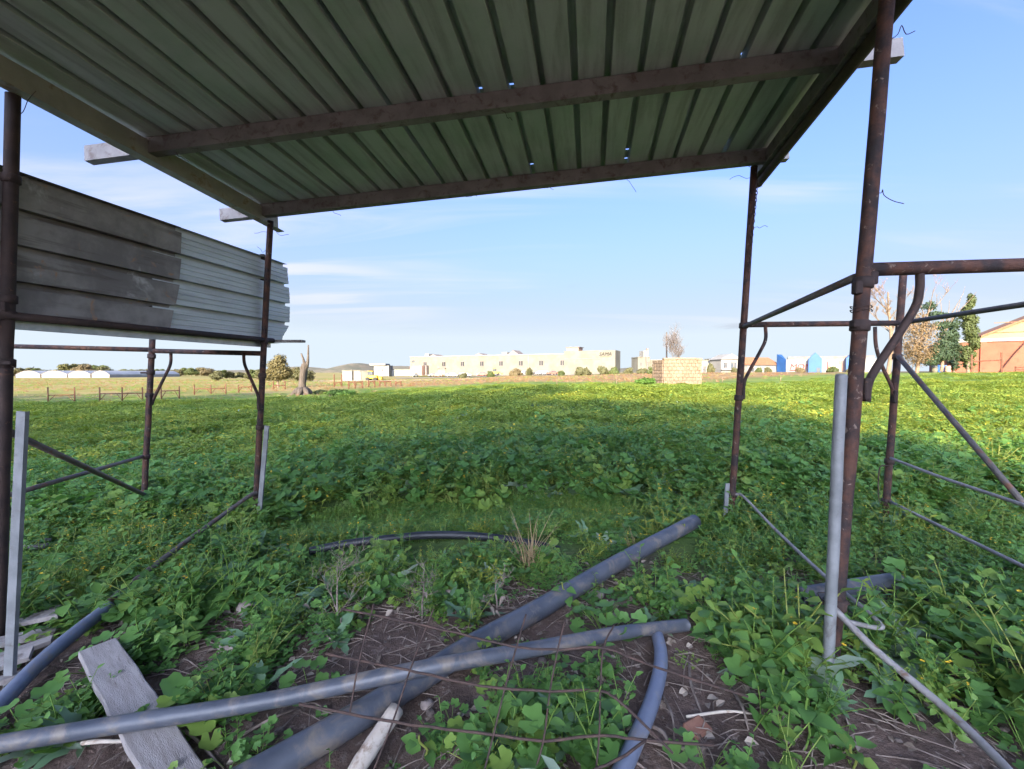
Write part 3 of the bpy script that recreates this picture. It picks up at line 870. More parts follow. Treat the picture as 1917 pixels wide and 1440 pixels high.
def rock(name, c, s, seed, mat='stone', label=None, cat='stone', group=None):
    vs, fs = [], []
    nu, nvv = 12, 8
    for j in range(nvv + 1):
        th = math.pi * j / nvv
        for i in range(nu):
            a = 2 * math.pi * i / nu
            d = V((math.sin(th) * math.cos(a), math.sin(th) * math.sin(a), math.cos(th)))
            k = 1 + .35 * noise.noise(d * 1.6 + V((seed, 0, 0))) + .12 * noise.noise(d * 5 + V((0, seed, 0)))
            vs.append(V(c) + V((d.x * s[0] * k, d.y * s[1] * k, d.z * s[2] * k)))
    for j in range(nvv):
        for i in range(nu):
            i2 = (i + 1) % nu
            fs.append((j * nu + i, (j + 1) * nu + i, (j + 1) * nu + i2, j * nu + i2))
    o = mesh_obj(name, vs, fs, M[mat], smooth=True)
    if label: tag(o, label, cat, group)
    return o
for i, (px, py, sx, sz, lab) in enumerate(((392, 1085, .11, .045, 'flat pale brown stone at the edge of the leafy weeds'), (478, 1140, .12, .05, 'large brown stone on the bare soil left of the dry shrub'),
                                           (440, 1216, .075, .04, 'rounded reddish-brown stone beside the bare soil'), (700, 1010, .05, .04, 'small grey stone near the left end of the black hose'),
                                           (800, 1325, .03, .02, 'small grey stone right of the round wooden stake'), (1115, 1120, .05, .03, 'small dark stone beside the thickest pipe'))):
    p = G(px, py)
    rock('stone', p + V((0, 0, sz * .35)), (sx, sx * .75, sz), i * 3.1, 'stone', lab, 'stone')
p = G(1305, 1372)
o = mesh_obj('brick_fragment', *bevel_box(p + V((0, 0, .012)), (.085, .06, .03), .006, Matrix.Rotation(.5, 3, 'Z') @ Matrix.Rotation(.2, 3, 'X')), M['terracotta'])
tag(o, 'broken terracotta tile piece on the soil right of the curved pipe', 'tile shard')
p = G(560, 1322)

# sagging wire mesh fence lying towards the viewer
mesh_f = thing('wire_mesh', 'sagging rusty wire mesh lying over the pipes at the bottom centre', 'wire mesh', P(1000, 1330, 1.2))
for pts in ([(640, 1140, 1.45), (800, 1172, 1.40), (960, 1210, 1.36), (1050, 1216, 1.34), (1130, 1213, 1.34), (1230, 1250, 1.32), (1400, 1304, 1.30)],
            [(610, 1224, 1.36), (760, 1254, 1.33), (900, 1284, 1.29), (1030, 1294, 1.28), (1120, 1293, 1.28), (1165, 1318, 1.27), (1260, 1410, 1.18)],
            [(560, 1318, 1.28), (740, 1352, 1.24), (920, 1375, 1.21), (1020, 1387, 1.20), (1120, 1377, 1.20), (1220, 1387, 1.20), (1335, 1395, 1.21)],
            [(1210, 1385, 1.2), (1150, 1425, 1.15), (1040, 1460, 1.12), (860, 1450, 1.13)]):
    mesh_obj('wire', *tube([q + V((0, 0, .003 * noise.noise((k * .8, 1, 2)))) for k, q in enumerate(smooth_path([P(*q) for q in pts], 6))], .0040, 6), M['wire'], mesh_f, True)
for pts in ([(812, 1140, 1.43), (790, 1195, 1.39), (765, 1262, 1.32), (735, 1352, 1.24), (700, 1440, 1.17)], [(985, 1150, 1.42), (968, 1208, 1.36), (945, 1290, 1.285), (925, 1372, 1.21), (905, 1450, 1.15)],
            [(1058, 1160, 1.4), (1045, 1214, 1.34), (1030, 1292, 1.28), (1018, 1384, 1.20), (1000, 1450, 1.15)], [(1150, 1170, 1.4), (1130, 1212, 1.34), (1124, 1292, 1.28), (1122, 1375, 1.2), (1115, 1450, 1.14)],
            [(700, 1130, 1.44), (672, 1240, 1.34), (655, 1335, 1.26)]):
    mesh_obj('wire', *tube(smooth_path([P(*q) for q in pts], 6), .0030, 5), M['wire'], mesh_f, True)

# fallen sticks on the bare soil
rs = random.Random(21)
for i, (x0, y0, x1, y1, r) in enumerate(((1290, 1240, 1330, 1375, .005), (1370, 1290, 1402, 1370, .005), (1285, 1342, 1420, 1338, .005), (1205, 1382, 1335, 1400, .006), (1240, 1300, 1262, 1390, .004),
                                         (1275, 1355, 1305, 1390, .004), (1200, 1355, 1260, 1440, .006), (660, 1075, 700, 1092, .004), (110, 1330, 230, 1248, .006), (140, 1395, 250, 1388, .008),
                                         (300, 1350, 420, 1440, .006), (455, 1375, 560, 1325, .005), (585, 1150, 640, 1215, .005), (560, 1170, 690, 1140, .004), (915, 1080, 940, 1130, .004), (1100, 1420, 1210, 1440, .006))):
    a, b = G(x0, y0, .012), G(x1, y1, .014)
    m = (a + b) / 2 + V((rs.uniform(-.03, .03), rs.uniform(-.03, .03), rs.uniform(.0, .03)))
    o = mesh_obj('dry_stick', *tube(smooth_path([a, m, b], 5), [r] * 6 + [r * .8] * 3 + [r * .5] * 2, 6), M['stick' if i in (9, 2, 8) else 'twig'], smooth=True)
    tag(o, 'thin dry stick fallen on the bare soil under the roof', 'stick', 'dry sticks on the bare soil')

# ------------------------------------------------------------------ buildings in the distance
def text_mesh(name, s, size, origin, xdir, up, mat, parent, shear=0.0, depth=0.05):
    cu = bpy.data.curves.new(name, 'FONT')
    cu.body = s; cu.size = size; cu.extrude = depth; cu.shear = shear
    to = bpy.data.objects.new(name + '_tmp', cu)
    col.objects.link(to)
    dg = bpy.context.evaluated_depsgraph_get()
    me = bpy.data.meshes.new_from_object(to.evaluated_get(dg))
    bpy.data.objects.remove(to)
    nrm = xdir.cross(up).normalized()
    R = Matrix((xdir, up, nrm)).transposed().to_4x4(); R.translation = origin
    me.transform(R)
    me.materials.clear(); me.materials.append(mat)
    o = bpy.data.objects.new(name, me); col.objects.link(o)
    o.parent = parent
    o.matrix_parent_inverse = Matrix.Translation(parent.location).inverted()
    return o

class Wall:
    """a building front: s metres along it, d metres behind it, z up"""
    def __init__(self, a, b, z0):
        self.a = V((a[0], a[1], z0)); d = V((b[0] - a[0], b[1] - a[1], 0))
        self.L = d.length; self.x = d.normalized(); self.n = V((-self.x.y, self.x.x, 0))
        if self.n.y < 0: self.n = -self.n
    def p(self, s, d, z): return self.a + self.x * s + self.n * d + V((0, 0, z))
    def block(self, s0, s1, d0, d1, z0, z1):
        vs = [self.p(s, d, z) for z in (z0, z1) for d in (d0, d1) for s in (s0, s1)]
        return vs, [(0, 2, 3, 1), (4, 5, 7, 6), (0, 1, 5, 4), (2, 6, 7, 3), (0, 4, 6, 2), (1, 3, 7, 5)]
    def gable(self, s0, s1, d0, d1, z0, z1, along=True):
        """ridge along the front (True) or running back (False)"""
        if along:
            dm = (d0 + d1) / 2
            vs = [self.p(s0, d0, z0), self.p(s1, d0, z0), self.p(s1, d1, z0), self.p(s0, d1, z0), self.p(s0, dm, z1), self.p(s1, dm, z1)]
            fs = [(0, 1, 5, 4), (2, 3, 4, 5), (0, 4, 3), (1, 2, 5), (0, 3, 2, 1)]
        else:
            sm = (s0 + s1) / 2
            vs = [self.p(s0, d0, z0), self.p(s1, d0, z0), self.p(s1, d1, z0), self.p(s0, d1, z0), self.p(sm, d0, z1), self.p(sm, d1, z1)]
            fs = [(0, 1, 4), (2, 3, 5), (0, 4, 5, 3), (1, 2, 5, 4), (0, 3, 2, 1)]
        return vs, fs
    def window(self, parent, s0, s1, z0, z1, name='window', mat='glass', frame=True):
        o = mesh_obj(name, *self.block(s0, s1, -.12, .2, z0, z1), M[mat], parent)
        if frame:
            f = .08 * (z1 - z0) + .05
            mesh_obj('frame', *join([self.block(s0 - f, s1 + f, -.22, -.13, z1, z1 + f), self.block(s0 - f, s1 + f, -.22, -.13, z0 - f, z0),
                                     self.block((s0 + s1) / 2 - f / 2, (s0 + s1) / 2 + f / 2, -.22, -.13, z0, z1)]), M['greyroof'], o)
        return o

# long white warehouse
wl_ = P(768, 697, 230); wr_ = P(1152, 697, 180)
F = Wall((wl_.x, 230), (wr_.x, 180), 0.0)
wh = thing('warehouse', 'long low white warehouse with small square windows beyond the dry field', 'warehouse', F.p(F.L / 2, 5, 0))
S = lambda px: (lambda k: k)(next(s for s in np.linspace(0, F.L, 2000) if (lambda q: W0 / 2 + FPX * q.x / q.y)(F.p(s, 0, 0)) >= px))
s_step = S(1056)
mesh_obj('wall', *F.block(0, s_step, 0, 24, -.5, 9.2), M['offwhite'], wh)
mesh_obj('wall', *F.block(s_step, F.L, -.3, 9, -.5, 10.5), M['offwhite'], wh)
mesh_obj('parapet', *F.block(-.2, s_step, -.25, 24.2, 9.2, 9.5), M['white'], wh)
mesh_obj('ledge', *F.block(s_step + .3, F.L - .2, -.42, -.3, 7.0, 7.25), M['greyroof'], wh)
for px in (796, 831, 866, 902, 938, 975, 1013, 1053):
    s = S(px); F.window(wh, s - .95, s + .95, 4.3, 6.4, 'window', 'black')
for px, z in ((772, 6.6), (772, 3.6)): s = S(px); F.window(wh, s - .3, s + 1.6, z, z + .8)
mesh_obj('annex', *F.block(S(777), S(799), -4, 0, -.5, 4.6), M['pinkish'], wh)
mesh_obj('pipe_duct', *F.block(S(800.5), S(803), -2, 0, -.5, 4.8), M['greyroof'], wh)
mesh_obj('loading_door', *F.block(S(820), S(834), -.15, .2, 0, 3.0), M['pinkish'], wh)
mesh_obj('loading_door_canopy', *F.block(S(819), S(835), -.8, 0, 3.0, 3.4), M['greyroof'], wh)
pb = mesh_obj('roof_block', *F.block(S(1057), S(1080), 2, 8, 10.5, 12.2), M['pinkish'], wh)
mesh_obj('cap', *F.block(S(1057) - .3, S(1080) + .5, 1.7, 8.3, 12.2, 12.45), M['greyroof'], pb)
mesh_obj('roof_block', *F.block(S(789), S(796), 3, 8, 9.5, 11.0), M['white'], wh)
mesh_obj('roof_block', *F.block(S(934), S(944), 3, 8, 9.5, 10.9), M['white'], wh)
mesh_obj('roof_dome', *F.gable(S(944), S(966), 3, 10, 9.5, 11.8, False), M['greyroof'], wh)
mesh_obj('roof_dome', *F.gable(S(880), S(900), 3, 10, 9.5, 10.7, False), M['greyroof'], wh)
mesh_obj('roof_dome', *F.gable(S(796), S(812), 3, 10, 9.5, 10.7, False), M['greyroof'], wh)
mesh_obj('downpipe', *F.block(S(988.5), S(990), -.2, 0, 0, 9.0), M['pinkish'], wh)
s0 = S(1124)
text_mesh('sign_lettering', 'SAMA', 2.1, F.p(s0 - .6, -.5, 8.2), F.x, V((0, 0, 1)), mottled('sign_olive', (.012, .010, .005), (.018, .014, .007), 2), wh, .25)
mesh_obj('sign_underline', *F.block(s0, s0 + 4.6, -.4, -.31, 7.75, 7.9), M['tile'], wh)

# smaller white buildings
def house(name, px0, px1, Y0, Y1, z0, zt, label, roof=None, roofmat='tile', wallmat='white', wins=(), depth=8, ridge=None, cat='house'):
    a, b = P(px0, 697, Y0), P(px1, 697, Y1)
    Wf = Wall((a.x, Y0), (b.x, Y1), z0)
    h = thing(name, label, cat, Wf.p(Wf.L / 2, depth / 2, 0))
    mesh_obj('wall', *Wf.block(0, Wf.L, 0, depth, -1.0, zt - z0), M[wallmat], h)
    if roof:
        mesh_obj('roof', *Wf.gable(-.5, Wf.L + .5, -.6, depth + .6, zt - z0, zt - z0 + roof, ridge is None), M[roofmat], h)
    else:
        mesh_obj('parapet', *Wf.block(-.15, Wf.L + .15, -.15, depth + .15, zt - z0, zt - z0 + .3), M['offwhite'], h)
    for (s0, s1, q0, q1) in wins:
        Wf.window(h, s0 * Wf.L, s1 * Wf.L, q0 * (zt - z0), q1 * (zt - z0))
    return h, Wf
h, Wf = house('farm_building', 700, 728, 235, 235, 0, 4.6, 'white flat-roofed building left of the warehouse below the hill', wins=((.55, .62, .4, .6), (.3, .37, .4, .6)))
mesh_obj('roof_slab', *Wf.block(-2.2, Wf.L * .8, -1, 8, 4.9, 5.9), M['white'], h)
h, Wf = house('farm_building', 728, 769, 240, 240, 0, 2.6, 'low white shed joined to the left end of the warehouse')
for i, (a, b) in enumerate(((641, 659), (662, 675), (676, 690))):
    q = house('site_cabin', a, b, 120, 120, -.5, [1.5, 1.45, 1.35][i], ['leftmost white cabin on the field edge below the hill', 'middle white cabin on the field edge below the hill', 'rightmost grey-white cabin on the field edge below the hill'][i],
              wallmat=['white', 'white', 'offwhite'][i], depth=3, cat='cabin')[0]
    q['group'] = 'white cabins on the field edge'
h, Wf = house('white_villa', 1194, 1216, 150, 150, 0, 6.3, 'white villa with outside stair left of the stone hut', wallmat='offwhite', wins=((.22, .32, .55, .72), (.22, .3, .2, .35), (.78, .86, .6, .75), (.78, .85, .3, .42)))
mesh_obj('roof_terrace', *Wf.block(Wf.L * .55, Wf.L * .95, 1, 6, 6.6, 8.8), M['white'], h)
mesh_obj('chimney', *Wf.block(Wf.L * .84, Wf.L * .95, 1, 2, 8.8, 9.6), M['pinkish'], h)
mesh_obj('stair_rail', *tube([Wf.p(Wf.L * .62, -.4, 7.2), Wf.p(Wf.L * .86, -.4, .5)], .16, 6), M['greyroof'], h)
h, Wf = house('white_villa', 1216, 1262, 155, 152, 0, 5.4, 'long white house directly behind the stone hut', wallmat='offwhite', wins=((.4, .46, .6, .75), (.7, .76, .6, .75)))
h, Wf = house('white_villa', 1305, 1334, 150, 150, 0, 5.2, 'white house just right of the stone hut roof', wallmat='white', wins=((.4, .55, .25, .6), (.7, .78, .5, .7)))
h, Wf = house('apartment_house', 1334, 1352, 190, 190, 0, 7.0, 'narrow pale building between the stone hut and the balcony house', wallmat='offwhite', wins=((.2, .4, .55, .75), (.6, .85, .5, .7)))
h, Wf = house('glass_shed', 1344, 1362, 200, 200, 0, 6.6, 'small blue-grey building left of the balcony house', wallmat='signgrey', wins=((.1, .9, .6, .7),), cat='building')
h, Wf = house('balcony_house', 1350, 1386, 140, 140, 0, 5.4, 'white two-storey house with a wide window just left of the far right post', roof=1.8, roofmat='white', ridge=1,
              wins=((.14, .32, .50, .78), (.5, .78, .46, .8), (.1, .35, .12, .2)))
mesh_obj('balcony', *Wf.block(-.3, Wf.L + .3, -1.1, 0, 1.9, 2.2), M['white'], h)
h, Wf = house('tiled_house', 1398, 1456, 140, 145, 0, 3.6, 'low white house with a brown tiled roof left of the blue store', roof=2.7, roofmat='tile', wins=((.55, .6, .3, .7), (.15, .22, .4, .7)))

# blue and white store
a, b = P(1471, 697, 140), P(1640, 697, 128)
F2 = Wall((a.x, 140), (b.x, 128), 0.0)
store = thing('retail_store', 'blue and white store with gabled bays and painted signs', 'store', F2.p(F2.L / 2, 5, 0))
S2 = lambda px: next(s for s in np.linspace(-3, F2.L + 2, 3000) if W0 / 2 + FPX * F2.p(s, 0, 0).x / F2.p(s, 0, 0).y >= px)
mesh_obj('wall', *F2.block(S2(1471), F2.L, 0, 18, -.5, 5.3), M['white'], store)
for (p0, p1, zt) in ((1512, 1537, 7.4), (1581, 1608, 7.2)):
    s0, s1 = S2(p0), S2(p1); sm = (s0 + s1) / 2
    prof = [(s0, -.5), (s1, -.5), (s1, 5.4), (sm, zt), (s0, 5.4)]
    vs = [F2.p(s, d, z) for d in (-2.6, 1.0) for s, z in prof]
    fs = [(0, 1, 2, 3, 4), (9, 8, 7, 6, 5)] + [(k, (k + 1) % 5 + 0, (k + 1) % 5 + 5, k + 5) for k in range(5)]
    mesh_obj('gabled_bay', vs, fs, M['blue'], store)
# leftmost bay seen edge-on, its gable turned
s0 = S2(1471)
gb = [F2.p(s0, 0, -.5), F2.p(s0 - .3, 0, -.5), P(1460, 697, 146) * 1, P(1460, 697, 146) * 1]
vs = [F2.p(s0, -.3, -.5), F2.p(s0, -.3, 5.3), F2.p(s0 - 2.6, 3.2, 7.2), F2.p(s0 - 2.6, 3.2, -.5), F2.p(s0, 4, -.5), F2.p(s0, 4, 5.3), F2.p(s0 - 1.2, 6.5, 7.2), F2.p(s0 - 1.2, 6.5, -.5)]
mesh_obj('gabled_bay', vs, [(0, 1, 2, 3), (4, 7, 6, 5), (0, 4, 5, 1), (1, 5, 6, 2), (2, 6, 7, 3), (0, 3, 7, 4)], M['blue'], store)
sg = mesh_obj('sign_panel', *F2.block(S2(1477), S2(1501.5), -.25, -.05, 1.9, 4.2), M['white'], store)
text_mesh('sign_lettering', 'MOMY', 2.5, F2.p(S2(1477.6), -.36, 2.15), F2.x, V((0, 0, 1)), M['red'], store, .15)
mesh_obj('sign_underline', *F2.block(S2(1477.5), S2(1500), -.40, -.26, 1.75, 2.0), M['red'], store)
for (p0, p1, z0, z1, m) in ((1548, 1550, 1.8, 4.6, 'red'), (1551, 1554.5, 1.6, 3.4, 'orange'), (1559, 1561, 1.8, 4.8, 'signgrey'), (1562.5, 1564, 1.4, 4.6, 'pinkish'), (1565, 1567.5, 1.2, 3.8, 'signgrey'), (1569, 1573, 3.6, 4.8, 'orange'), (1574, 1580, 1.6, 4.7, 'pinkish')):
    mesh_obj('painted_mark', *F2.block(S2(p0), S2(p1), -.12, -.02, z0, z1), M[m], store)
mesh_obj('shop_entrance', *F2.block(S2(1527), S2(1534), -2.75, -2.55, 0, 2.6), M['glass'], store)
mesh_obj('roof', *F2.block(S2(1475), F2.L, 3, 16, 5.3, 6.3), M['greyroof'], store)

# red barn at the right
c0 = P(1775, 697, 60)
F3 = Wall((c0.x, 60), (c0.x + .786 * 26, 60 - .618 * 26), 0.55)
barn = thing('barn', 'large terracotta barn with cream gable at the right edge', 'barn', F3.p(10, 8, 0.5))
hw = 4.75
mesh_obj('wall', *F3.block(0, 26, 0, 18, -1, hw), M['brick_red'], barn)
mesh_obj('eave_band', *F3.block(-.15, 26, -.22, 18.1, hw, hw + .42), M['white'], barn)
# cream gable with a gently arched roof
n = 16; base = hw + .42
arc = [(3.0 + 20.0 * k / n, base + 5.2 * (1 - abs(2 * k / n - 1)) + .15) for k in range(n + 1)]
poly = [(3.0, base)] + arc + [(23.0, base)]
vs = [F3.p(s, d, z) for d in (0.05, 17.5) for s, z in poly]
m = len(poly)
mesh_obj('gable', vs, [tuple(range(m)), tuple(range(2 * m - 1, m - 1, -1))] + [(k, (k + 1) % m, (k + 1) % m + m, k + m) for k in range(m)], M['barn_cream'], barn)
rv, rf = [], []
for d in (-.35, 17.8):
    for s, z in arc: rv.append(F3.p(s, d, z + .02))
    for s, z in arc: rv.append(F3.p(s, d, z + .28))
q = len(arc)
for k in range(q - 1):
    rf += [(k, k + 1, q + k + 1, q + k), (q + k, q + k + 1, 3 * q + k + 1, 3 * q + k), (k, 2 * q + k, 2 * q + k + 1, k + 1)]
mesh_obj('roof', rv, rf, M['tile'], barn)
mesh_obj('pilaster', *F3.block(3.0, 3.6, -.25, 0, -1, hw), M['brick_red'], barn)
mesh_obj('cable', *tube(smooth_path([F3.p(9.4, -.3, 8.6), F3.p(7.6, -.32, 5.6), F3.p(5.8, -.32, 2.6), F3.p(4.4, -.32, -.2)], 4), .06, 5), M['rust'], barn)
for z in (5.9, 7.2): mesh_obj('string_course', *F3.block(4.2, 22, -.06, .05, z, z + .08), M['tile'], barn)

# stone block hut
hp = G(1242, 719); HY = hp.y
hb = Wall((hp.x, HY), (P(1314, 700, HY).x, HY), hp.z - .05)
hut = thing('stone_hut', 'small roofless hut of pale stone blocks in the sunlit field', 'hut', hb.p(hb.L / 2, 1, 0))
HH = 2.40; ncs = 7; ch = HH / ncs
mesh_obj('core', *hb.block(.10, hb.L - .10, .06, 3.2, -.2, HH - .05), M['tuff_core'], hut)
blk = {}
rb = random.Random(3)
nb = 9
for r in range(ncs):
    for k in range(nb + 1):
        w = hb.L / nb
        s0 = k * w - (w / 2 if r % 2 else 0); s1 = s0 + w
        s0, s1 = max(s0, 0), min(s1, hb.L)
        if s1 - s0 < .08: continue
        j = rb.uniform(-.02, .025)
        vs, fs = bevel_box(hb.p((s0 + s1) / 2, .10 + j, (r + .5) * ch), ((s1 - s0) - .02, .22, ch - .02), .02)
        mesh_obj('stone_block', vs, fs, M['tuff'], hut)
    for k in range(6):   # left flank
        d0 = .24 + k * .5
        vs, fs = bevel_box(hb.p(.06 + rb.uniform(-.02, .02), d0 + .25, (r + .5) * ch), (.2, .47, ch - .03), .02)
        mesh_obj('stone_block', vs, fs, M['tuff'], hut)
mesh_obj('coping', *join([bevel_box(hb.p(hb.L * (k + .5) / 6, .16, HH + .09 + rb.uniform(-.02, .03)), (hb.L / 6 + .02, .5, .2), .03) for k in range(6)]), M['tuff'], hut)

# greenhouses far left
for i, (a, b) in enumerate(((30, 78), (76, 128), (126, 172), (170, 206))):
    z0 = height(P(a, 700, 190).x, 190)
    pa, pb = P(a, 722, 190), P(b, 722, 190)
    Wg = Wall((pa.x, 190), (pb.x, 190), z0)
    g = thing('greenhouse', ['leftmost plastic-covered greenhouse tunnel on the far left field', 'second plastic-covered greenhouse tunnel from the left', 'third plastic-covered greenhouse tunnel from the left', 'rightmost plastic-covered greenhouse tunnel below the far trees'][i], 'greenhouse', Wg.p(Wg.L / 2, 5, 0), 'far greenhouses')
    n = 10
    pr = [(0, 0), (0, 1.4)] + [(Wg.L * k / n, 1.4 + 1.7 * math.sin(math.pi * k / n)) for k in range(1, n)] + [(Wg.L, 1.4), (Wg.L, 0)]
    m = len(pr)
    vs = [Wg.p(s, d, z) for d in (0, 40) for s, z in pr]
    mesh_obj('film_cover', vs, [tuple(range(m)), tuple(range(2 * m - 1, m - 1, -1))] + [(k, k + 1, k + 1 + m, k + m) for k in range(m - 1)], M['plastic_sheet'], g)
    mesh_obj('end_frame', *tube([Wg.p(s, -.1, z) for s, z in pr], .12, 5), M['greyroof'], g)

# unseen wall added behind the viewer to throw shade over the near field
LD = V((-to_sun.x, -to_sun.y, 0)).normalized(); LS = V((LD.y, -LD.x, 0))
def blocker(name, r, s0, s1, prof, label, hole=None):
    """wall across the light at distance r behind; prof(s)=top height"""
    e = thing(name, label, 'wall', LD * r + LS * (s0 + s1) / 2)
    def seg(a, b, zlo, zhi_f, nm):
        n = max(1, int((b - a) / .35))
        vs, fs = [], []
        for k in range(n + 1):
            s = a + (b - a) * k / n
            for d in (-.22, .22):
                for z in (zlo, zhi_f(s)):
                    vs.append(LD * (r + d) + LS * s + V((0, 0, z)))
        for k in range(n):
            q, w = k * 4, k * 4 + 4
            fs += [(q, w, w + 1, q + 1), (q + 2, q + 3, w + 3, w + 2), (q + 1, w + 1, w + 3, q + 3), (q, q + 2, w + 2, w)]
        fs += [(0, 1, 3, 2), (n * 4, n * 4 + 2, n * 4 + 3, n * 4 + 1)]
        mesh_obj(nm, vs, fs, M['blocker'], e)
    if hole:
        h0, h1, z0, z1 = hole
        seg(s0, h0, -1.5, prof, 'wall_section'); seg(h1, s1, -1.5, prof, 'wall_section')
        seg(h0, h1, -1.5, lambda s: z0, 'below_light_gap'); seg(h0, h1, z1, prof, 'above_light_gap')
    else:
        seg(s0, s1, -1.5, prof, 'wall_section')
    return e
blocker('shade_wall', -45.0, -4.6, 3.35, lambda s: 19.7 + .30 * noise.noise((s * .8, 0, 1)) + .2 * noise.noise((s * 2.5, 0, 4)), 'tall unseen wall added far behind the shelter to shade the near field')

# ------------------------------------------------------------------ trees and bushes
def leaf_cloud(blobs, n, size, seed, name, mat, flat=0.0):
    """leaf-sized quads through the volume of several lobes, with gaps"""
    r = np.random.default_rng(seed)
    w = np.array([b[3] * b[4] * b[5] for b in blobs]) ** .75; w = w / w.sum()
    pick = r.choice(len(blobs), n, p=w)
    B = np.array(blobs)[pick]
    d = r.normal(size=(n, 3)); d /= np.linalg.norm(d, axis=1)[:, None]
    rr = r.uniform(.25, 1.0, n) ** .5
    rr *= r.uniform(.85, 1.12, n)
    c = B[:, :3] + d * rr[:, None] * B[:, 3:6]
    a = r.normal(size=(n, 3)); a /= np.linalg.norm(a, axis=1)[:, None]
    b = np.cross(a, d); b /= (np.linalg.norm(b, axis=1)[:, None] + 1e-9)
    sz = size * r.uniform(.55, 1.3, n)
    a = a * sz[:, None]; b = b * (sz * r.uniform(.45, .8, n))[:, None]
    vs = np.empty((n, 4, 3))
    vs[:, 0] = c - a; vs[:, 1] = c - b * .9; vs[:, 2] = c + a; vs[:, 3] = c + b
    me = bpy.data.meshes.new(name)
    me.from_pydata(vs.reshape(-1, 3).tolist(), [], np.arange(n * 4).reshape(n, 4).tolist())
    at = me.attributes.new('tint', 'FLOAT', 'POINT')
    at.data.foreach_set('value', np.repeat(r.uniform(0, 1, n), 4).astype(np.float32))
    me.materials.append(M[mat]); me.update()
    return me

def branch_mesh(seed, h, trunk_r, spread, levels, name, mat, up=.35, nb=(4, 6), first=.3, curl=.25, minr=.012, sides=5, lenk=.62):
    r = random.Random(seed)
    parts = []
    def grow(p, d, L, rad_, lev):
        n = 5
        pts, rr = [p], [rad_]
        q, dd = p.copy(), d.copy()
        for k in range(n):
            dd = (dd + V((r.uniform(-1, 1), r.uniform(-1, 1), r.uniform(-.4, 1) * up)) * curl).normalized()
            q = q + dd * (L / n)
            pts.append(q.copy()); rr.append(max(minr * .5, rad_ * (1 - .75 * (k + 1) / n)))
        parts.append(tube(pts, rr, sides if lev else 8, False))
        if lev >= levels: return
        for k in range(r.randint(*nb)):
            t = r.uniform(first if lev == 0 else .15, 1.0)
            i = min(int(t * n), n - 1)
            bp = pts[i].lerp(pts[i + 1], t * n - i)
            ax = V((r.uniform(-1, 1), r.uniform(-1, 1), r.uniform(-.2, .7)))
            nd = (dd * .45 + ax.normalized() * spread + V((0, 0, up))).normalized()
            grow(bp, nd, L * r.uniform(lenk - .14, lenk + .12), max(minr, rr[i] * .55), lev + 1)
    grow(V((0, 0, 0)), V((r.uniform(-.05, .05), r.uniform(-.05, .05), 1)).normalized(), h, trunk_r, 0)
    vs, fs = join(parts)
    me = bpy.data.meshes.new(name)
    me.from_pydata([tuple(v) for v in vs], [], fs)
    me.materials.append(M[mat]); me.update()
    return me

def tree_from(name, label, cat, loc, crown_me=None, trunk_me=None, scale=(1, 1, 1), rot=0.0, group=None, extra=()):
    e = thing(name, label, cat, loc, group)
    e.rotation_euler.z = rot
    e.scale = scale
    for nm, me in (('trunk', trunk_me), ('crown', crown_me)) + tuple(extra):
        if me is None: continue
        o = bpy.data.objects.new(nm, me); col.objects.link(o); o.parent = e
    return e

def lobes(seed, rx, rz, n, z0):
    r = random.Random(seed)
    out = [(0, 0, z0, rx * .75, rx * .75, rz * .8)]
    for k in range(n):
        a = r.uniform(0, 6.28); q = r.uniform(.3, .75)
        s = r.uniform(.28, .5)
        out.append((math.cos(a) * rx * q, math.sin(a) * rx * q, z0 + r.uniform(-.7, .8) * rz, rx * s, rx * s, rz * s))
    return out

trunk_small = branch_mesh(4, 2.2, .16, .5, 1, 'tree_trunk', 'bark')
crowns = [leaf_cloud(lobes(40 + k, 2.4, 1.9, 9, 2.6), 2600, .20, 50 + k, 'tree_crown', mt) for k, mt in enumerate(('tree_olive', 'tree_green', 'tree_olive', 'bush'))]
bush_me = [leaf_cloud([(x, y, max(.25, z * .6), a, b, c * .8) for x, y, z, a, b, c in lobes(70 + k, 1.5, .8, 8, .6)], 1500, .15, 80 + k, 'bush_crown', mt) for k, mt in enumerate(('bush', 'tree_green', 'bush', 'bush_bright'))]

rt = random.Random(77)
# far tree line on the left
n_row = 0
for i in range(44):
    px = -60 + i * 14.5 + rt.uniform(-6, 6)
    if px > 660: break
    Y = rt.uniform(215, 290) if px < 390 else rt.uniform(105, 170)
    x = P(px, 700, Y).x
    hpx = 13 + 8 * noise.noise((px * .012, 0, 5)) + (10 if 120 < px < 215 else 0) + (6 if px > 480 else 0)
    hgt = max(2.5, hpx / FPX * Y + 1.3)
    k = hgt / 4.6
    if px >= 390: n_row += 1
    tree_from('broadleaf_tree', 'olive-green tree in the far tree line on the left' if px < 390 else 'olive-green tree, %s from the left in the loose row left of the white cabins' % ORD[min(n_row - 1, 17)], 'tree',
              (x, Y, height(x, Y) - .6 * k), crowns[i % 4], trunk_small, (k * rt.uniform(1.0, 1.6), k * 1.2, k), rt.uniform(0, 6), 'far trees on the left' if px < 390 else 'trees left of the cabins')
# rounded tree beside the dead trunk
p = G(521, 716); Y = p.y; k = (58 / FPX * Y)
tree_from('round_tree', 'rounded olive tree beside the left rear post', 'tree', (P(521, 700, 62).x, 62, height(p.x, 62)),
          leaf_cloud([(0, 0, 2.9, 1.25, 1.25, 1.3), (.2, 0, 3.9, .9, .9, .8), (-.3, 0, 1.9, 1.5, 1.2, .9), (.5, 0, 2.2, 1.2, 1.2, 1.0), (-.6, .2, 3.2, .8, .8, .7)], 4200, .13, 91, 'tree_crown', 'tree_olive'), trunk_small, (1.12, 1, 1.08), .4)
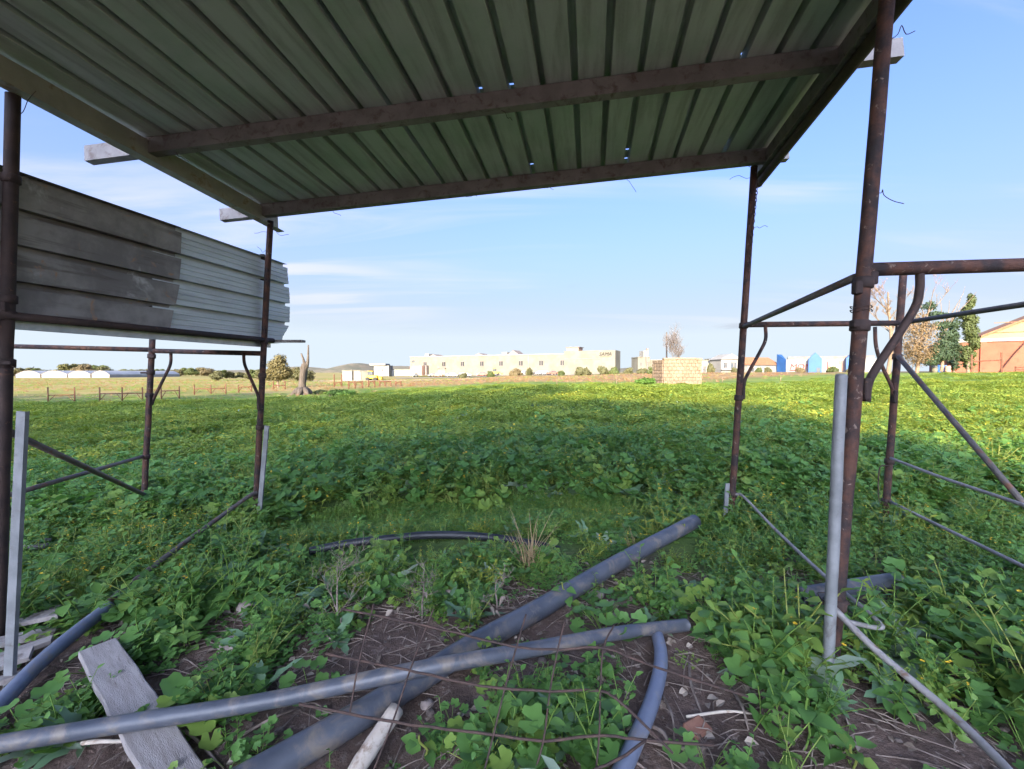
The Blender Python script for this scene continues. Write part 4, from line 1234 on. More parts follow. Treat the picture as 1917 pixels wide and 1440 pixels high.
# dead pollarded trunk with two bare limbs
p = G(566, 739)
k = p.y / FPX
dead = thing('dead_tree', 'bleached dead tree trunk with two bare upright limbs', 'dead tree', p)
def kp(dx, dz, dy=0.0): return p + V((dx * k, dy * k, dz * k))
tr = [kp(0, -6), kp(0, 4), kp(0, 12), kp(1, 26), kp(3, 42), kp(5, 56), kp(5, 60)]
vs, fs = tube(smooth_path(tr, 3), [q * k for q in (15, 13, 11, 9.4, 8.2, 7.4, 6.8, 6.4, 6.1, 5.9, 5.9, 6.0, 6.2, 6.3, 6.1, 5.6, 4.7, 3.6, 2.2)], 18)
vs = [v + (v - V((p.x, p.y, v.z))) * (.28 * noise.noise((math.atan2(v.y - p.y, v.x - p.x) * 1.9, v.z * .6, 2)) + (.35 * abs(math.sin(2.5 * math.atan2(v.y - p.y, v.x - p.x))) if v.z < p.z + 8 * k else 0)) for v in vs]
mesh_obj('trunk', vs, fs, M['bark_pale'], dead, True)
mesh_obj('limb', *tube(smooth_path([kp(8, 50), kp(11, 62), kp(12, 76), kp(12.5, 93)], 3), [4.2 * k, 3.6 * k, 3.2 * k, 2.8 * k, 2.4 * k, 2.1 * k, 1.9 * k, 1.7 * k, 1.5 * k, 1.3 * k], 8), M['bark_pale'], dead, True)
mesh_obj('limb', *tube(smooth_path([kp(6, 55), kp(4, 62), kp(1.5, 70), kp(-1, 77)], 3), [3.6 * k, 3.2 * k, 2.9 * k, 2.6 * k, 2.3 * k, 2.1 * k, 1.9 * k, 1.7 * k, 1.6 * k, 1.5 * k], 8), M['bark_pale'], dead, True)
for j, (a, L) in enumerate(((-2.6, 20), (-.5, 18), (-1.5, 14), (.6, 12))):
    d = V((math.cos(a), math.sin(a), 0))
    mesh_obj('root', *tube(smooth_path([p + d * 5 * k + V((0, 0, 10 * k)), p + d * 14 * k + V((0, 0, 3 * k)), p + d * L * k - V((0, 0, 3 * k))], 3), [6 * k, 5.5 * k, 5 * k, 4.4 * k, 3.6 * k, 2.6 * k, 1.5 * k], 8), M['bark_pale'], dead, True)
for i, (px, py, sx, sz) in enumerate(((600, 738, .9, .45), (628, 739, 1.0, .5), (650, 741, .8, .4))):
    q = G(px, py)
    tree_from('bush', ['dark green bush right beside the dead trunk', 'middle green bush right of the dead trunk', 'smallest green bush right of the dead trunk'][i], 'bush', q, bush_me[3 if i else 1], None, (sx * .7, sx * .7, sz), i)

# scrub in front of the warehouse and houses
for i, (px, py, w, h_, Y) in enumerate(sorted(((919, 706, 17, 15, 150), (965, 706, 26, 19, 150), (991, 706, 20, 20, 150), (1092, 706, 38, 22, 140), (1130, 706, 28, 22, 140), (1150, 706, 22, 18, 138), (1176, 705, 22, 14, 130), (1200, 705, 24, 10, 120), (1225, 706, 30, 16, 110),
                                        (1050, 706, 20, 12, 150), (866, 706, 20, 10, 150), (1330, 700, 16, 22, 105), (1420, 697, 16, 9, 110), (1438, 697, 14, 10, 110), (1498, 695, 24, 8, 105), (1560, 694, 28, 12, 105), (1590, 694, 16, 7, 105), (1375, 697, 16, 8, 110)))):
    q = P(px, 700, Y); z0 = height(q.x, Y)
    k = Y / FPX
    tree_from('scrub_bush', 'grey-green scrub bush, %s from the left before the warehouse wall' % ORD[i] if px < 1190 else 'grey-green scrub bush, %s from the left before the white houses and store' % ORD[i - 9], 'bush', (q.x, Y, z0 - .2), bush_me[i % 3], None,
              (w * k / 3.2, w * k / 3.4, (h_ * k + 1.6) / 1.7), i * 1.3, 'scrub before the warehouse' if px < 1190 else 'scrub before the houses')
q = G(1207, 718)
tree_from('grass_mound', 'bright green grassy mound left of the stone hut', 'bush', q, bush_me[3], None, (.85, .7, .62), 1.0)

# bare trees
q = P(1276, 678, 58)
tree_from('bare_tree', 'leafless grey tree rising behind the stone hut', 'tree', (q.x, 58, 0), None, branch_mesh(8, 3.0, .17, .75, 4, 'bare_branches', 'twigs_grey', .45, (5, 6), .45, .22, .014, 4, .66), (.92, .92, 1.13), .3)
q = P(1662, 700, 46)
tree_from('bare_tree', 'tall leafless tan tree just right of the nearest right post', 'tree', (q.x, 46, height(q.x, 46) - .2), None,
          branch_mesh(15, 8.6, .22, .65, 4, 'bare_branches', 'twigs_tan', .32, (6, 8), .12, .10, .013, 4, .40), (1, 1, 1.06), 1.0)
q = P(1716, 700, 50)
tree_from('dry_tree', 'tan dry-leaved tree between the bare tree and the dark conifer', 'tree', (q.x, 50, height(q.x, 50) - .2),
          leaf_cloud([(0, 0, 4.0, 2.0, 2, 2.9), (-.9, 0, 2.6, 1.4, 1.4, 1.8), (.8, 0, 5.2, 1.2, 1.2, 1.7), (-.6, 0, 6.0, 1.1, 1.1, 1.6), (.5, 0, 2.3, 1.4, 1.4, 1.6)], 5200, .10, 17, 'tree_crown', 'tree_tan'),
          branch_mesh(23, 7.6, .2, .6, 3, 'tree_trunk', 'twigs_tan', .35, (5, 7), .15, .12, .014, 4, .42), (1, 1, 1), .6)
def conifer(seed, h, rbase, top, name, mat, n, lean=0.0, gap=0.0):
    r = random.Random(seed); bl = []
    for k in range(26):
        z = h * (.10 + .88 * k / 25)
        w = rbase * (1 - .25 * abs(z / h - .4)) * (1 if z < h * .75 else 1 - (z / h - .75) * top)
        a = r.uniform(0, 6.28); o = w * r.uniform(.15, .55)
        s = w * r.uniform(.45, .8)
        bl.append((math.cos(a) * o + lean * z / h, math.sin(a) * o, z, s, s, h * .055 * r.uniform(.8, 1.5)))
    return leaf_cloud(bl, n, .13, seed, name, mat)
q = P(1812, 700, 52)
tree_from('cypress_tree', 'tall olive cypress standing before the terracotta barn', 'tree', (q.x, 52, height(q.x, 52)), conifer(31, 9.3, 1.0, 1.7, 'tree_crown', 'tree_green', 8000, .1), branch_mesh(2, 3, .18, .4, 0, 'tree_trunk', 'bark'), (1, 1, 1), 0)
q = P(1762, 700, 50)
tree_from('dark_conifer', 'dark green irregular conifer left of the tall cypress', 'tree', (q.x, 50, height(q.x, 50)), leaf_cloud(
    [(0, 0, 1.9, 1.5, 1.2, .8), (.3, 0, 3.0, 1.2, 1.1, .9), (.5, 0, 4.2, 1.0, .9, .8), (-.7, 0, 2.4, .8, .8, .6), (-.3, 0, 5.3, 1.0, .8, .5), (.7, 0, 5.5, .9, .7, .45), (-.9, 0, 6.6, .9, .7, .45), (.2, 0, 6.5, .7, .6, .4), (-1.6, 0, 7.6, .8, .6, .6), (-1.3, 0, 1.2, 1.0, .9, .6)], 6000, .12, 33, 'tree_crown', 'tree_dark'),
    branch_mesh(6, 6.5, .17, .5, 1, 'tree_trunk', 'bark', .3, (5, 6), .3), (1, 1, 1), 0)
q = P(1785, 700, 56)
tree_from('dark_conifer', 'slim dark conifer partly hidden by the tall cypress', 'tree', (q.x, 56, height(q.x, 56)), conifer(37, 7.0, .9, 1.5, 'tree_crown', 'tree_dark', 3200), branch_mesh(2, 3, .14, .4, 0, 'tree_trunk', 'bark'), (1, 1, 1), 0)

# tall unseen trees added behind the viewer to cast broken shade over the left field
sh_cr = [leaf_cloud([(0, 0, 9.2, 3.4, 3.0, 1.9), (-1.2, .4, 8.0, 2.6, 2.6, 1.5), (1.5, 0, 8.4, 2.6, 2.4, 1.7), (.3, 0, 11.6, 2.8, 2.6, 1.7), (-1.4, 0, 12.2, 1.9, 1.9, 1.5), (1.3, 0, 13.2, 1.8, 1.8, 1.4), (-.2, 0, 14.4, 1.5, 1.5, 1.1)], 2000, .30, 700 + k, 'tree_crown', 'tree_green') for k in range(3)]
sh_tr = branch_mesh(51, 12, .32, .6, 2, 'tree_trunk', 'bark', .4, (6, 8), .45, .1, .04, 5, .45)
for i, sv in enumerate((-6.6, -11.2, -15.0, -19.4, -24.0, -28.2, -33.5, -38.0, -43.5, -49.0, -55.0, -61.0)):
    q = LD * (-46 - 5 * ((i * 7) % 3) / 2) + LS * sv
    tree_from('shade_tree', 'tall leafy tree added out of view behind the shelter to shade the left field', 'tree', (q.x, q.y, 0), sh_cr[i % 3], sh_tr, (1.15, 1.15, 1.68 + .08 * math.sin(i * 2.1)), i * 1.9, 'added shade trees far behind the shelter')

# poles and fence posts
q0, q1 = P(1248, 700, 62), P(1248, 622, 62)
tag(mesh_obj('utility_pole', *tube([V((q0.x, 62, -.2)), q1], [.14, .09], 8), M['bark_pale'], smooth=True), 'thin pale pole standing left of the bare tree', 'pole')
for i, (px, y0, y1) in enumerate(((1042, 722, 707), (1154, 719, 703), (1180, 718, 704), (1352, 716, 706), (1461, 714, 704))):
    b = G(px, y0); tp = P(px + 1, y1, b.y)
    tag(mesh_obj('fence_post', *tube([b - V((0, 0, .2)), tp], .03, 6), M['bark']), 'thin weathered fence post at the edge of the dry grass', 'post', 'fence posts along the dry grass')

# rusty rail frames standing in the left field
def field_frame(pxs, y0, y1, yb, label):
    b = [G(x, y0) for x in pxs]
    Y = sum(p.y for p in b) / len(b)
    e = thing('rail_frame', label, 'rail', (P(pxs[0], y0, Y)), 'rusty rail frames in the left field')
    k = Y / FPX
    for x in pxs:
        mesh_obj('post', *tube([P(x, y0 + 3, Y), P(x - .5, y1, Y)], 1.1 * k, 7), M['field_rust'], e, True)
    mesh_obj('rail', *tube([P(pxs[0], yb, Y), P(pxs[-1], yb - .8, Y)], .9 * k, 6), M['field_rust'], e, True)
    hgt = y0 - yb
    for i, x in enumerate(pxs):
        for s in (-1, 1):
            if (i == 0 and s < 0) or (i == len(pxs) - 1 and s > 0): continue
            w = abs(pxs[1] - pxs[0]) * .26
            mesh_obj('brace', *tube(smooth_path([P(x, y0 - hgt * .1, Y), P(x + s * w * .75, yb + hgt * .22, Y), P(x + s * w, yb, Y)], 3), .55 * k, 5), M['field_rust'], e, True)
ord_ = ['leftmost rusty rail frame seen right of the leftmost post', 'double rusty rail frame in front of the far greenhouses', 'rusty rail frame just right of the outer left post', 'double rusty rail frame between the left tower posts',
        'small rusty rail frame just left of the inner left post', 'small rusty rail frame left of the dead trunk', 'rusty rail frame with one tall post right of the dead trunk bushes', 'double rusty rail frame below the white cabins',
        'narrow rusty rail frame right of the double one below the cabins', 'double rusty rail frame left of the last one by the warehouse', 'last and smallest rusty rail frame on the right']
for i, (pxs, y0, y1, yb) in enumerate((((90, 140), 753, 725, 740), ((187, 229, 267), 751, 725, 737), ((302, 336), 748, 723, 732), ((364, 395, 423), 738, 720, 728), ((447, 471), 734, 721, 725), ((512, 534), 729, 714, 722),
                                       ((626, 640), 724, 701, 717), ((653, 665, 679), 727, 713, 716), ((690, 702), 724, 712, 715), ((711, 721, 732), 723, 713, 715), ((741, 751), 722, 713, 716))):
    field_frame(pxs, y0, y1, yb, ord_[i])
# frame by the barn
bb = P(1820, 704, 44)
fr = thing('rail_frame', 'rusty rail frame standing before the terracotta barn wall', 'rail', bb)
for x, y1 in ((1819, 664), (1875, 660)):
    mesh_obj('post', *tube([P(x, 706, 44), P(x, y1, 44)], .085, 7), M['field_rust'], fr)
mesh_obj('rail', *tube([P(1819, 677, 44), P(1876, 674, 44)], .06, 6), M['field_rust'], fr)
fr2 = thing('rail_frame', 'low rusty gate piece at the far right edge by the barn', 'rail', P(1910, 696, 42))
for y in (688, 692, 696):
    mesh_obj('rail', *tube([P(1900, y, 42), P(1960, y + 1, 42)], .05, 6), M['field_rust'], fr2)
for x in (1901, 1960):
    mesh_obj('post', *tube([P(x, 702, 42), P(x, 686, 42)], .06, 6), M['field_rust'], fr2)
# drums and crates beside the barn
for i, (px, Y, m, lab) in enumerate(((1749, 52, 'offwhite', 'pale drum left of the blue drums beside the barn'), (1759, 53, 'bluebin', 'blue drum nearest the pale drum beside the barn'), (1767, 53, 'bluebin', 'blue drum nearest the barn corner'), (1774, 52, 'pinkish', 'pinkish drum at the barn corner'))):
    q = P(px, 700, Y); z0 = height(q.x, Y)
    vs, fs = tube([V((q.x, Y, z0 - .1)), V((q.x, Y, z0 + .28)), V((q.x, Y, z0 + .31)), V((q.x, Y, z0 + .34)), V((q.x, Y, z0 + .62)), V((q.x, Y, z0 + .65)), V((q.x, Y, z0 + .68)), V((q.x, Y, z0 + .95))], [.29, .29, .31, .29, .29, .31, .29, .27], 12)
    tag(mesh_obj('storage_drum', vs, fs, M[m], smooth=True), lab, 'drum', 'drums beside the barn')

# vehicles parked before the warehouse
paint = [mottled('car_paint_%d' % i, c, tuple(min(1, v * 1.08) for v in c), 3, .3) for i, c in enumerate(((.62, .62, .60), (.20, .21, .23), (.30, .13, .10), (.12, .15, .22), (.50, .47, .42), (.05, .05, .055)))]
def make_car(loc, rot, pm, label, k=1.0):
    e = thing('parked_car', label, 'car', loc, 'cars parked before the warehouse')
    e.rotation_euler.z = rot; e.scale = (k, k, k)
    def add(nm, vf, m, par=None, sm=False):
        me = bpy.data.meshes.new(nm); me.from_pydata([tuple(v) for v in vf[0]], [], vf[1]); me.materials.append(m); me.update()
        o = bpy.data.objects.new(nm, me); col.objects.link(o); o.parent = par or e
        return o
    body = [(-2.05, .35), (-2.1, .75), (-1.95, .95), (-1.05, 1.02), (-.45, 1.45), (.9, 1.48), (1.55, 1.05), (2.0, .98), (2.1, .6), (2.0, .32)]
    n = len(body)
    vs = [V((x, s * (.84 if z < 1.1 else .68), z)) for s in (-1, 1) for x, z in body]
    add('body', (vs, [tuple(range(n)), tuple(range(2 * n - 1, n - 1, -1))] + [(i, i + n, (i + 1) % n + n, (i + 1) % n) for i in range(n)]), pm)
    for s in (-1, 1):
        w = [(-.85, 1.06), (-.42, 1.38), (.82, 1.40), (1.3, 1.08)]
        add('side_window', ([V((x, s * (.80 if z < 1.1 else .72), z)) for x, z in w] + [V((x, s * (.84 if z < 1.1 else .76), z)) for x, z in w], [(0, 1, 2, 3), (7, 6, 5, 4), (0, 4, 5, 1), (1, 5, 6, 2), (2, 6, 7, 3), (3, 7, 4, 0)]), M['glass'])
        for x in (-1.3, 1.3):
            add('wheel', tube([V((x, s * .62, .32)), V((x, s * .88, .32))], .32, 12), M['tyre'])
    return e
rc = random.Random(9)
names = ['pale grey', 'dark grey', 'dull brown-red', 'dark blue', 'beige', 'black']
for i, px in enumerate((815, 846, 862, 878, 889, 899, 910, 932, 944, 952, 1007, 1021, 1037, 1050, 1064)):
    s = S(px); q = F.p(s, -14 - rc.uniform(0, 6), 0)
    z0 = height(q.x, q.y)
    make_car((q.x, q.y, z0 + .1), rc.choice((0, .5, 1.2, 2.6, 3.1)), paint[i % 6], '%s car, %s from the left in the row before the white warehouse' % (names[i % 6], ORD[i]), 1.15)
def loader(loc, label):
    e = thing('yellow_loader', label, 'loader', loc)
    for nm, vf, m in (('body', bevel_box(V(loc) + V((0, 0, 1.0)), (3.0, 1.7, .9), .12), 'yellow'), ('cab', bevel_box(V(loc) + V((-.4, 0, 1.95)), (1.3, 1.4, 1.1), .1), 'glass'), ('cab_roof', bevel_box(V(loc) + V((-.4, 0, 2.57)), (1.5, 1.6, .14), .04), 'yellow'),
                      ('bucket', bevel_box(V(loc) + V((2.4, 0, .6)), (.8, 2.0, .7), .1), 'yellow'), ('arm', tube([V(loc) + V((.8, 0, 1.5)), V(loc) + V((2.1, 0, .8))], .14, 6), 'yellow')):
        mesh_obj(nm, *vf, M[m], e)
    for x in (-1.0, 1.0):
        for y in (-.95, .95):
            c = V(loc) + V((x, y, .5)); mesh_obj('wheel', *tube([c - V((0, .18, 0)), c + V((0, .18, 0))], .5, 12), M['tyre'], e)
q = P(928, 700, 165); loader((q.x, 165, 0), 'small yellow loader among the cars before the warehouse')
q = P(697, 700, 118); loader((q.x, 118, height(q.x, 118)), 'small yellow loader right of the white cabins')

# dirt track strips before the warehouse, hills on the skyline
def strip(name, px0, px1, Y0, Y1, mat, dz=.05):
    xs = np.linspace(px0, px1, 12)
    vs, fs = [], []
    for px in xs:
        for Y in (Y0, Y1):
            x = P(px, 700, Y).x; vs.append((x, Y, height(x, Y) + dz))
    fs = [(2 * i, 2 * i + 2, 2 * i + 3, 2 * i + 1) for i in range(11)]
    return tag(mesh_obj(name, vs, fs, M[mat]), None, kind='structure')
strip('dirt_road', 560, 900, 108, 116, 'dirtroad', .06)
strip('yard', 740, 1190, 155, 176, 'asphalt', .08)
def hill(px0, px1, Y, prof, seed):
    vs, fs = [], []
    n = 90
    xa, xb = P(px0, 700, Y).x, P(px1, 700, Y).x
    rows = 9
    for j in range(rows):
        t = j / (rows - 1)
        for i in range(n + 1):
            f = i / n
            px = px0 + (px1 - px0) * f
            top = prof(px) / FPX * Y + 1.2
            k = math.sin(math.pi * t)
            vs.append((xa + (xb - xa) * f, Y - 500 + 1000 * t, -4 + (top + 4) * k * (1 + .06 * noise.noise((f * 25, t * 6, seed)))))
    for j in range(rows - 1):
        for i in range(n):
            fs.append((j * (n + 1) + i, j * (n + 1) + i + 1, (j + 1) * (n + 1) + i + 1, (j + 1) * (n + 1) + i))
    tag(mesh_obj('hill', vs, fs, M['hill'], smooth=True), None, kind='structure')
bumpf = lambda c, w, h: (lambda x: h * math.exp(-((x - c) / w) ** 2))
h1, h2, h3, h4 = bumpf(676, 34, 14), bumpf(760, 80, 10), bumpf(1180, 40, 8), bumpf(560, 60, 9)
hill(420, 1000, 2600, lambda x: h1(x) + 3, 1)
hill(300, 1917, 3600, lambda x: 2 + h2(x) + h3(x) + h4(x) + 4 * noise.noise((x * .008, 0, 2)), 5)

# ------------------------------------------------------------------ vegetation
def leaf_ovate(L, w, fold=.25, droop=.25):
    f, z = fold * w, -droop * L
    v = [(0, 0, 0), (-w, .28 * L, f + z * .08), (-.92 * w, .55 * L, f + z * .35), (-.45 * w, .82 * L, f * .5 + z * .7), (0, L, z), (.45 * w, .82 * L, f * .5 + z * .7), (.92 * w, .55 * L, f + z * .35), (w, .28 * L, f + z * .08),
         (0, .30 * L, z * .1), (0, .62 * L, z * .4)]
    return v, [(0, 8, 1), (1, 8, 9, 2), (2, 9, 3), (3, 9, 4), (0, 7, 8), (7, 6, 9, 8), (6, 5, 9), (5, 4, 9)]
def leaf_lobed(L, lob=5, cup=.18, n=15, r=None):
    v = [(0, L * .45, -cup * L * .5)]
    for k in range(n):
        a = -math.pi / 2 + .28 + (2 * math.pi - .56) * k / (n - 1)
        q = L * .56 * (1 + .14 * math.cos(lob * (a - math.pi / 2)) + (.05 * (r.uniform(-1, 1)) if r else 0))
        v.append((q * math.cos(a) * 1.08, L * .45 + q * math.sin(a), cup * L * (.3 + .35 * math.cos(lob * (a - math.pi / 2)))))
    return v, [(0, k, k + 1) for k in range(1, n)]
def leaf_thistle(L, w, r):
    v, f = [], []
    n = 6
    for k in range(n + 1):
        t = k / n
        ww = w * math.sin(math.pi * min(1, .12 + t * .88)) * (1.25 if k % 2 else .6)
        z = -.35 * L * t * t
        v += [(-ww, t * L, z + .25 * ww), (0, t * L, z), (ww, t * L, z + .25 * ww)]
    for k in range(n):
        b = k * 3
        f += [(b, b + 1, b + 4, b + 3), (b + 1, b + 2, b + 5, b + 4)]
    return v, f
def leaf_blade(L, w, bend):
    v, f = [], []
    n = 4
    for k in range(n + 1):
        t = k / n
        ww = w * (1 - t) ** .7 + .0004
        y = L * (t - .25 * bend * t * t); z = -bend * L * .55 * t * t
        v += [(-ww, y, z), (ww, y, z)]
    for k in range(n):
        f.append((2 * k, 2 * k + 1, 2 * k + 3, 2 * k + 2))
    return v, f

class Plant:
    def __init__(self): self.v, self.f, self.t, self.m = [], [], [], []
    def add(self, vf, base, az, el, roll=0.0, tint=.5, mat=0):
        """leaf along +Y turned to azimuth az, raised by el"""
        R = Matrix.Rotation(az, 3, 'Z') @ Matrix.Rotation(el, 3, 'X') @ Matrix.Rotation(roll, 3, 'Y')
        n = len(self.v)
        for p in vf[0]:
            self.v.append(tuple(V(base) + R @ V(p))); self.t.append(tint)
        for q in vf[1]:
            self.f.append(tuple(i + n for i in q)); self.m.append(mat)
    def stem(self, pts, r, mat=1, tint=.4):
        vs, fs = tube(pts, r, 4, False)
        n = len(self.v)
        self.v += [tuple(v) for v in vs]; self.t += [tint] * len(vs)
        for q in fs: self.f.append(tuple(i + n for i in q)); self.m.append(mat)
    def mesh(self, name, mats):
        me = bpy.data.meshes.new(name)
        me.from_pydata(self.v, [], self.f)
        for m in mats: me.materials.append(M[m])
        me.polygons.foreach_set('material_index', self.m)
        me.polygons.foreach_set('use_smooth', [True] * len(self.f))
        me.attributes.new('tint', 'FLOAT', 'POINT').data.foreach_set('value', self.t)
        me.update()
        return me

TAU = 2 * math.pi
def plant_mallow(seed, n=14, R=.16, h=.17, ls=.075, mat='leaf'):
    r = random.Random(seed); p = Plant()
    for k in range(n):
        a = r.uniform(0, TAU); q = R * math.sqrt(r.uniform(.03, 1)); z = h * r.uniform(.45, 1.1) * (1.1 - .4 * q / R)
        tip = V((math.cos(a) * q, math.sin(a) * q, z))
        p.stem([V((tip.x * .15, tip.y * .15, 0)), V((tip.x * .6, tip.y * .6, z * .6)), tip], .0022)
        s = ls * r.uniform(.6, 1.3)
        p.add(leaf_lobed(s, 5, .2, 14, r), tip, a - math.pi / 2 + r.uniform(-.5, .5), r.uniform(-.55, .35), r.uniform(-.5, .5), r.random())
    return p.mesh('mallow', [mat, 'grass'])
def plant_leafy(seed, stems=4, h=.30, ls=.07, R=.10, flower=False, mat='leaf', wid=.32):
    r = random.Random(seed); p = Plant()
    for s in range(stems):
        a = r.uniform(0, TAU); lean = r.uniform(.1, .75)
        hh = h * r.uniform(.6, 1.1)
        b = V((r.uniform(-1, 1), r.uniform(-1, 1), 0)) * R * .5
        pts = [b + V((math.cos(a) * lean * hh * t ** 1.5, math.sin(a) * lean * hh * t ** 1.5, hh * t)) for t in (0, .25, .5, .75, 1)]
        p.stem(pts, .0026)
        n = r.randint(6, 9)
        for k in range(n):
            t = .12 + .88 * k / (n - 1)
            i = min(3, int(t * 4)); q = pts[i].lerp(pts[i + 1], t * 4 - i)
            L = ls * (1.25 - .65 * t) * r.uniform(.75, 1.25)
            p.add(leaf_ovate(L, L * wid * r.uniform(.8, 1.2), .3, r.uniform(.1, .5)), q, k * 2.4 + r.uniform(-.5, .5), r.uniform(-.1, .75), r.uniform(-.4, .4), r.random())
        if flower and r.random() < .8:
            for f in range(r.randint(1, 3)):
                c = pts[-1] + V((r.uniform(-.012, .012), r.uniform(-.012, .012), r.uniform(.0, .02)))
                for j in range(5):
                    p.add(leaf_ovate(.010, .005, .2, -.1), c, j * TAU / 5, .4, 0, .5, 2)
    return p.mesh('leafy_weed', [mat, 'grass', 'flower'])
def plant_mat(seed, n=46, R=.16, h=.07, ls=.026):
    r = random.Random(seed); p = Plant()
    for k in range(n):
        a = r.uniform(0, TAU); q = R * math.sqrt(r.random()); z = h * r.uniform(.2, 1.1)
        c = V((math.cos(a) * q, math.sin(a) * q, z)); s = ls * r.uniform(.6, 1.3)
        az = r.uniform(0, TAU)
        for j in range(3):
            p.add(leaf_ovate(s, s * .42, .2, .1), c, az + j * TAU / 3, r.uniform(-.2, .4), 0, r.random())
    return p.mesh('clover', ['leaf', 'grass'])
def plant_grass(seed, n=34, R=.07, h=.20, w=.0035, mat='grass', bend=(.2, 1.1)):
    r = random.Random(seed); p = Plant()
    for k in range(n):
        a = r.uniform(0, TAU); q = R * math.sqrt(r.random())
        p.add(leaf_blade(h * r.uniform(.45, 1.15), w * r.uniform(.7, 1.3), r.uniform(*bend)), (math.cos(a) * q, math.sin(a) * q, -.01), r.uniform(0, TAU), r.uniform(.75, 1.5), 0, r.random())
    return p.mesh('grass_tuft', [mat])
def plant_thistle(seed, n=11, L=.24):
    r = random.Random(seed); p = Plant()
    for k in range(n):
        l = L * r.uniform(.6, 1.1)
        p.add(leaf_thistle(l, l * .17, r), (0, 0, .01), k * 2.4 + r.uniform(-.3, .3), r.uniform(.15, 1.0), r.uniform(-.3, .3), r.random())
    return p.mesh('thistle', ['leaf_blue'])
def plant_patch(seed, n=90, R=.45, h=.26, ls=.10, mats=('field_leaf', 'grass', 'flower')):
    """a knot of several plants, for the middle distance"""
    r = random.Random(seed); p = Plant()
    for k in range(n):
        a = r.uniform(0, TAU); q = R * math.sqrt(r.random()); z = h * (1 - .55 * (q / R) ** 2) * r.uniform(.35, 1.1)
        s = ls * r.uniform(.55, 1.3)
        c = (math.cos(a) * q, math.sin(a) * q, z)
        if k % 3: p.add(leaf_ovate(s * 1.15, s * .36, .3, .3), c, r.uniform(0, TAU), r.uniform(-.3, .9), r.uniform(-.5, .5), r.random())
        else: p.add(leaf_lobed(s, 5, .2, 9, r), c, r.uniform(0, TAU), r.uniform(-.5, .5), r.uniform(-.5, .5), r.random())
    for k in range(n // 4):
        a = r.uniform(0, TAU); q = R * math.sqrt(r.random())
        p.add(leaf_blade(h * r.uniform(.7, 1.4), .006, r.uniform(.2, 1)), (math.cos(a) * q, math.sin(a) * q, 0), r.uniform(0, TAU), r.uniform(.8, 1.5), 0, r.random(), 1)
    if seed % 3 == 0:
        for k in range(3):
            a = r.uniform(0, TAU); q = R * math.sqrt(r.random())
            p.add(leaf_ovate(.03, .015, .1, 0), (math.cos(a) * q, math.sin(a) * q, h * 1.05), r.uniform(0, TAU), .4, 0, .5, 2)
    return p.mesh('weed_patch', list(mats))

src_col = bpy.data.collections.new('weed_sources')
kinds = {}
def add_kind(key, meshes):
    for me in meshes:
        idx = len(src_col.objects)
        o = bpy.data.objects.new('weed_%03d' % idx, me)
        src_col.objects.link(o)
        kinds.setdefault(key, []).append(idx)
add_kind('mallow', [plant_mallow(100 + k) for k in range(4)])
add_kind('mallow_big', [plant_mallow(110 + k, 24, .20, .25, .078) for k in range(3)])
add_kind('leafy', [plant_leafy(120 + k) for k in range(4)])
add_kind('leafy_big', [plant_leafy(130 + k, 6, .34, .078, .12) for k in range(3)])
add_kind('flowered', [plant_leafy(140 + k, 4, .32, .06, .1, True) for k in range(2)])
add_kind('narrow', [plant_leafy(260 + k, 8, .24, .075, .16, k == 1, 'field_leaf', .13) for k in range(3)])
add_kind('mat', [plant_mat(150 + k) for k in range(3)])
add_kind('grass', [plant_grass(160 + k) for k in range(3)])
add_kind('turf', [plant_grass(170 + k, 60, .12, .13, .0030, 'turf', (.3, 1.2)) for k in range(2)])
add_kind('thistle', [plant_thistle(180 + k) for k in range(3)])
add_kind('patch', [plant_patch(190 + k, 150, .45, .22, .065) for k in range(4)])
add_kind('patch_far', [plant_patch(200 + k, 230, .9, .20, .095) for k in range(3)])
add_kind('mallow_field', [plant_mallow(240 + k, 24, .20, .20, .062, 'field_leaf') for k in range(3)])
add_kind('leafy_field', [plant_leafy(250 + k, 6, .26, .062, .14, k == 1, 'field_leaf') for k in range(3)])
add_kind('straw', [plant_grass(210 + k, 40, .25, .50, .008, 'dryred', (.2, .9)) for k in range(3)])
add_kind('straw_pale', [plant_grass(220 + k, 36, .22, .50, .008, 'straw', (.2, .9)) for k in range(2)])
add_kind('grass_far', [plant_grass(230 + k, 60, .5, .32, .012, 'grass', (.3, 1.0)) for k in range(2)])

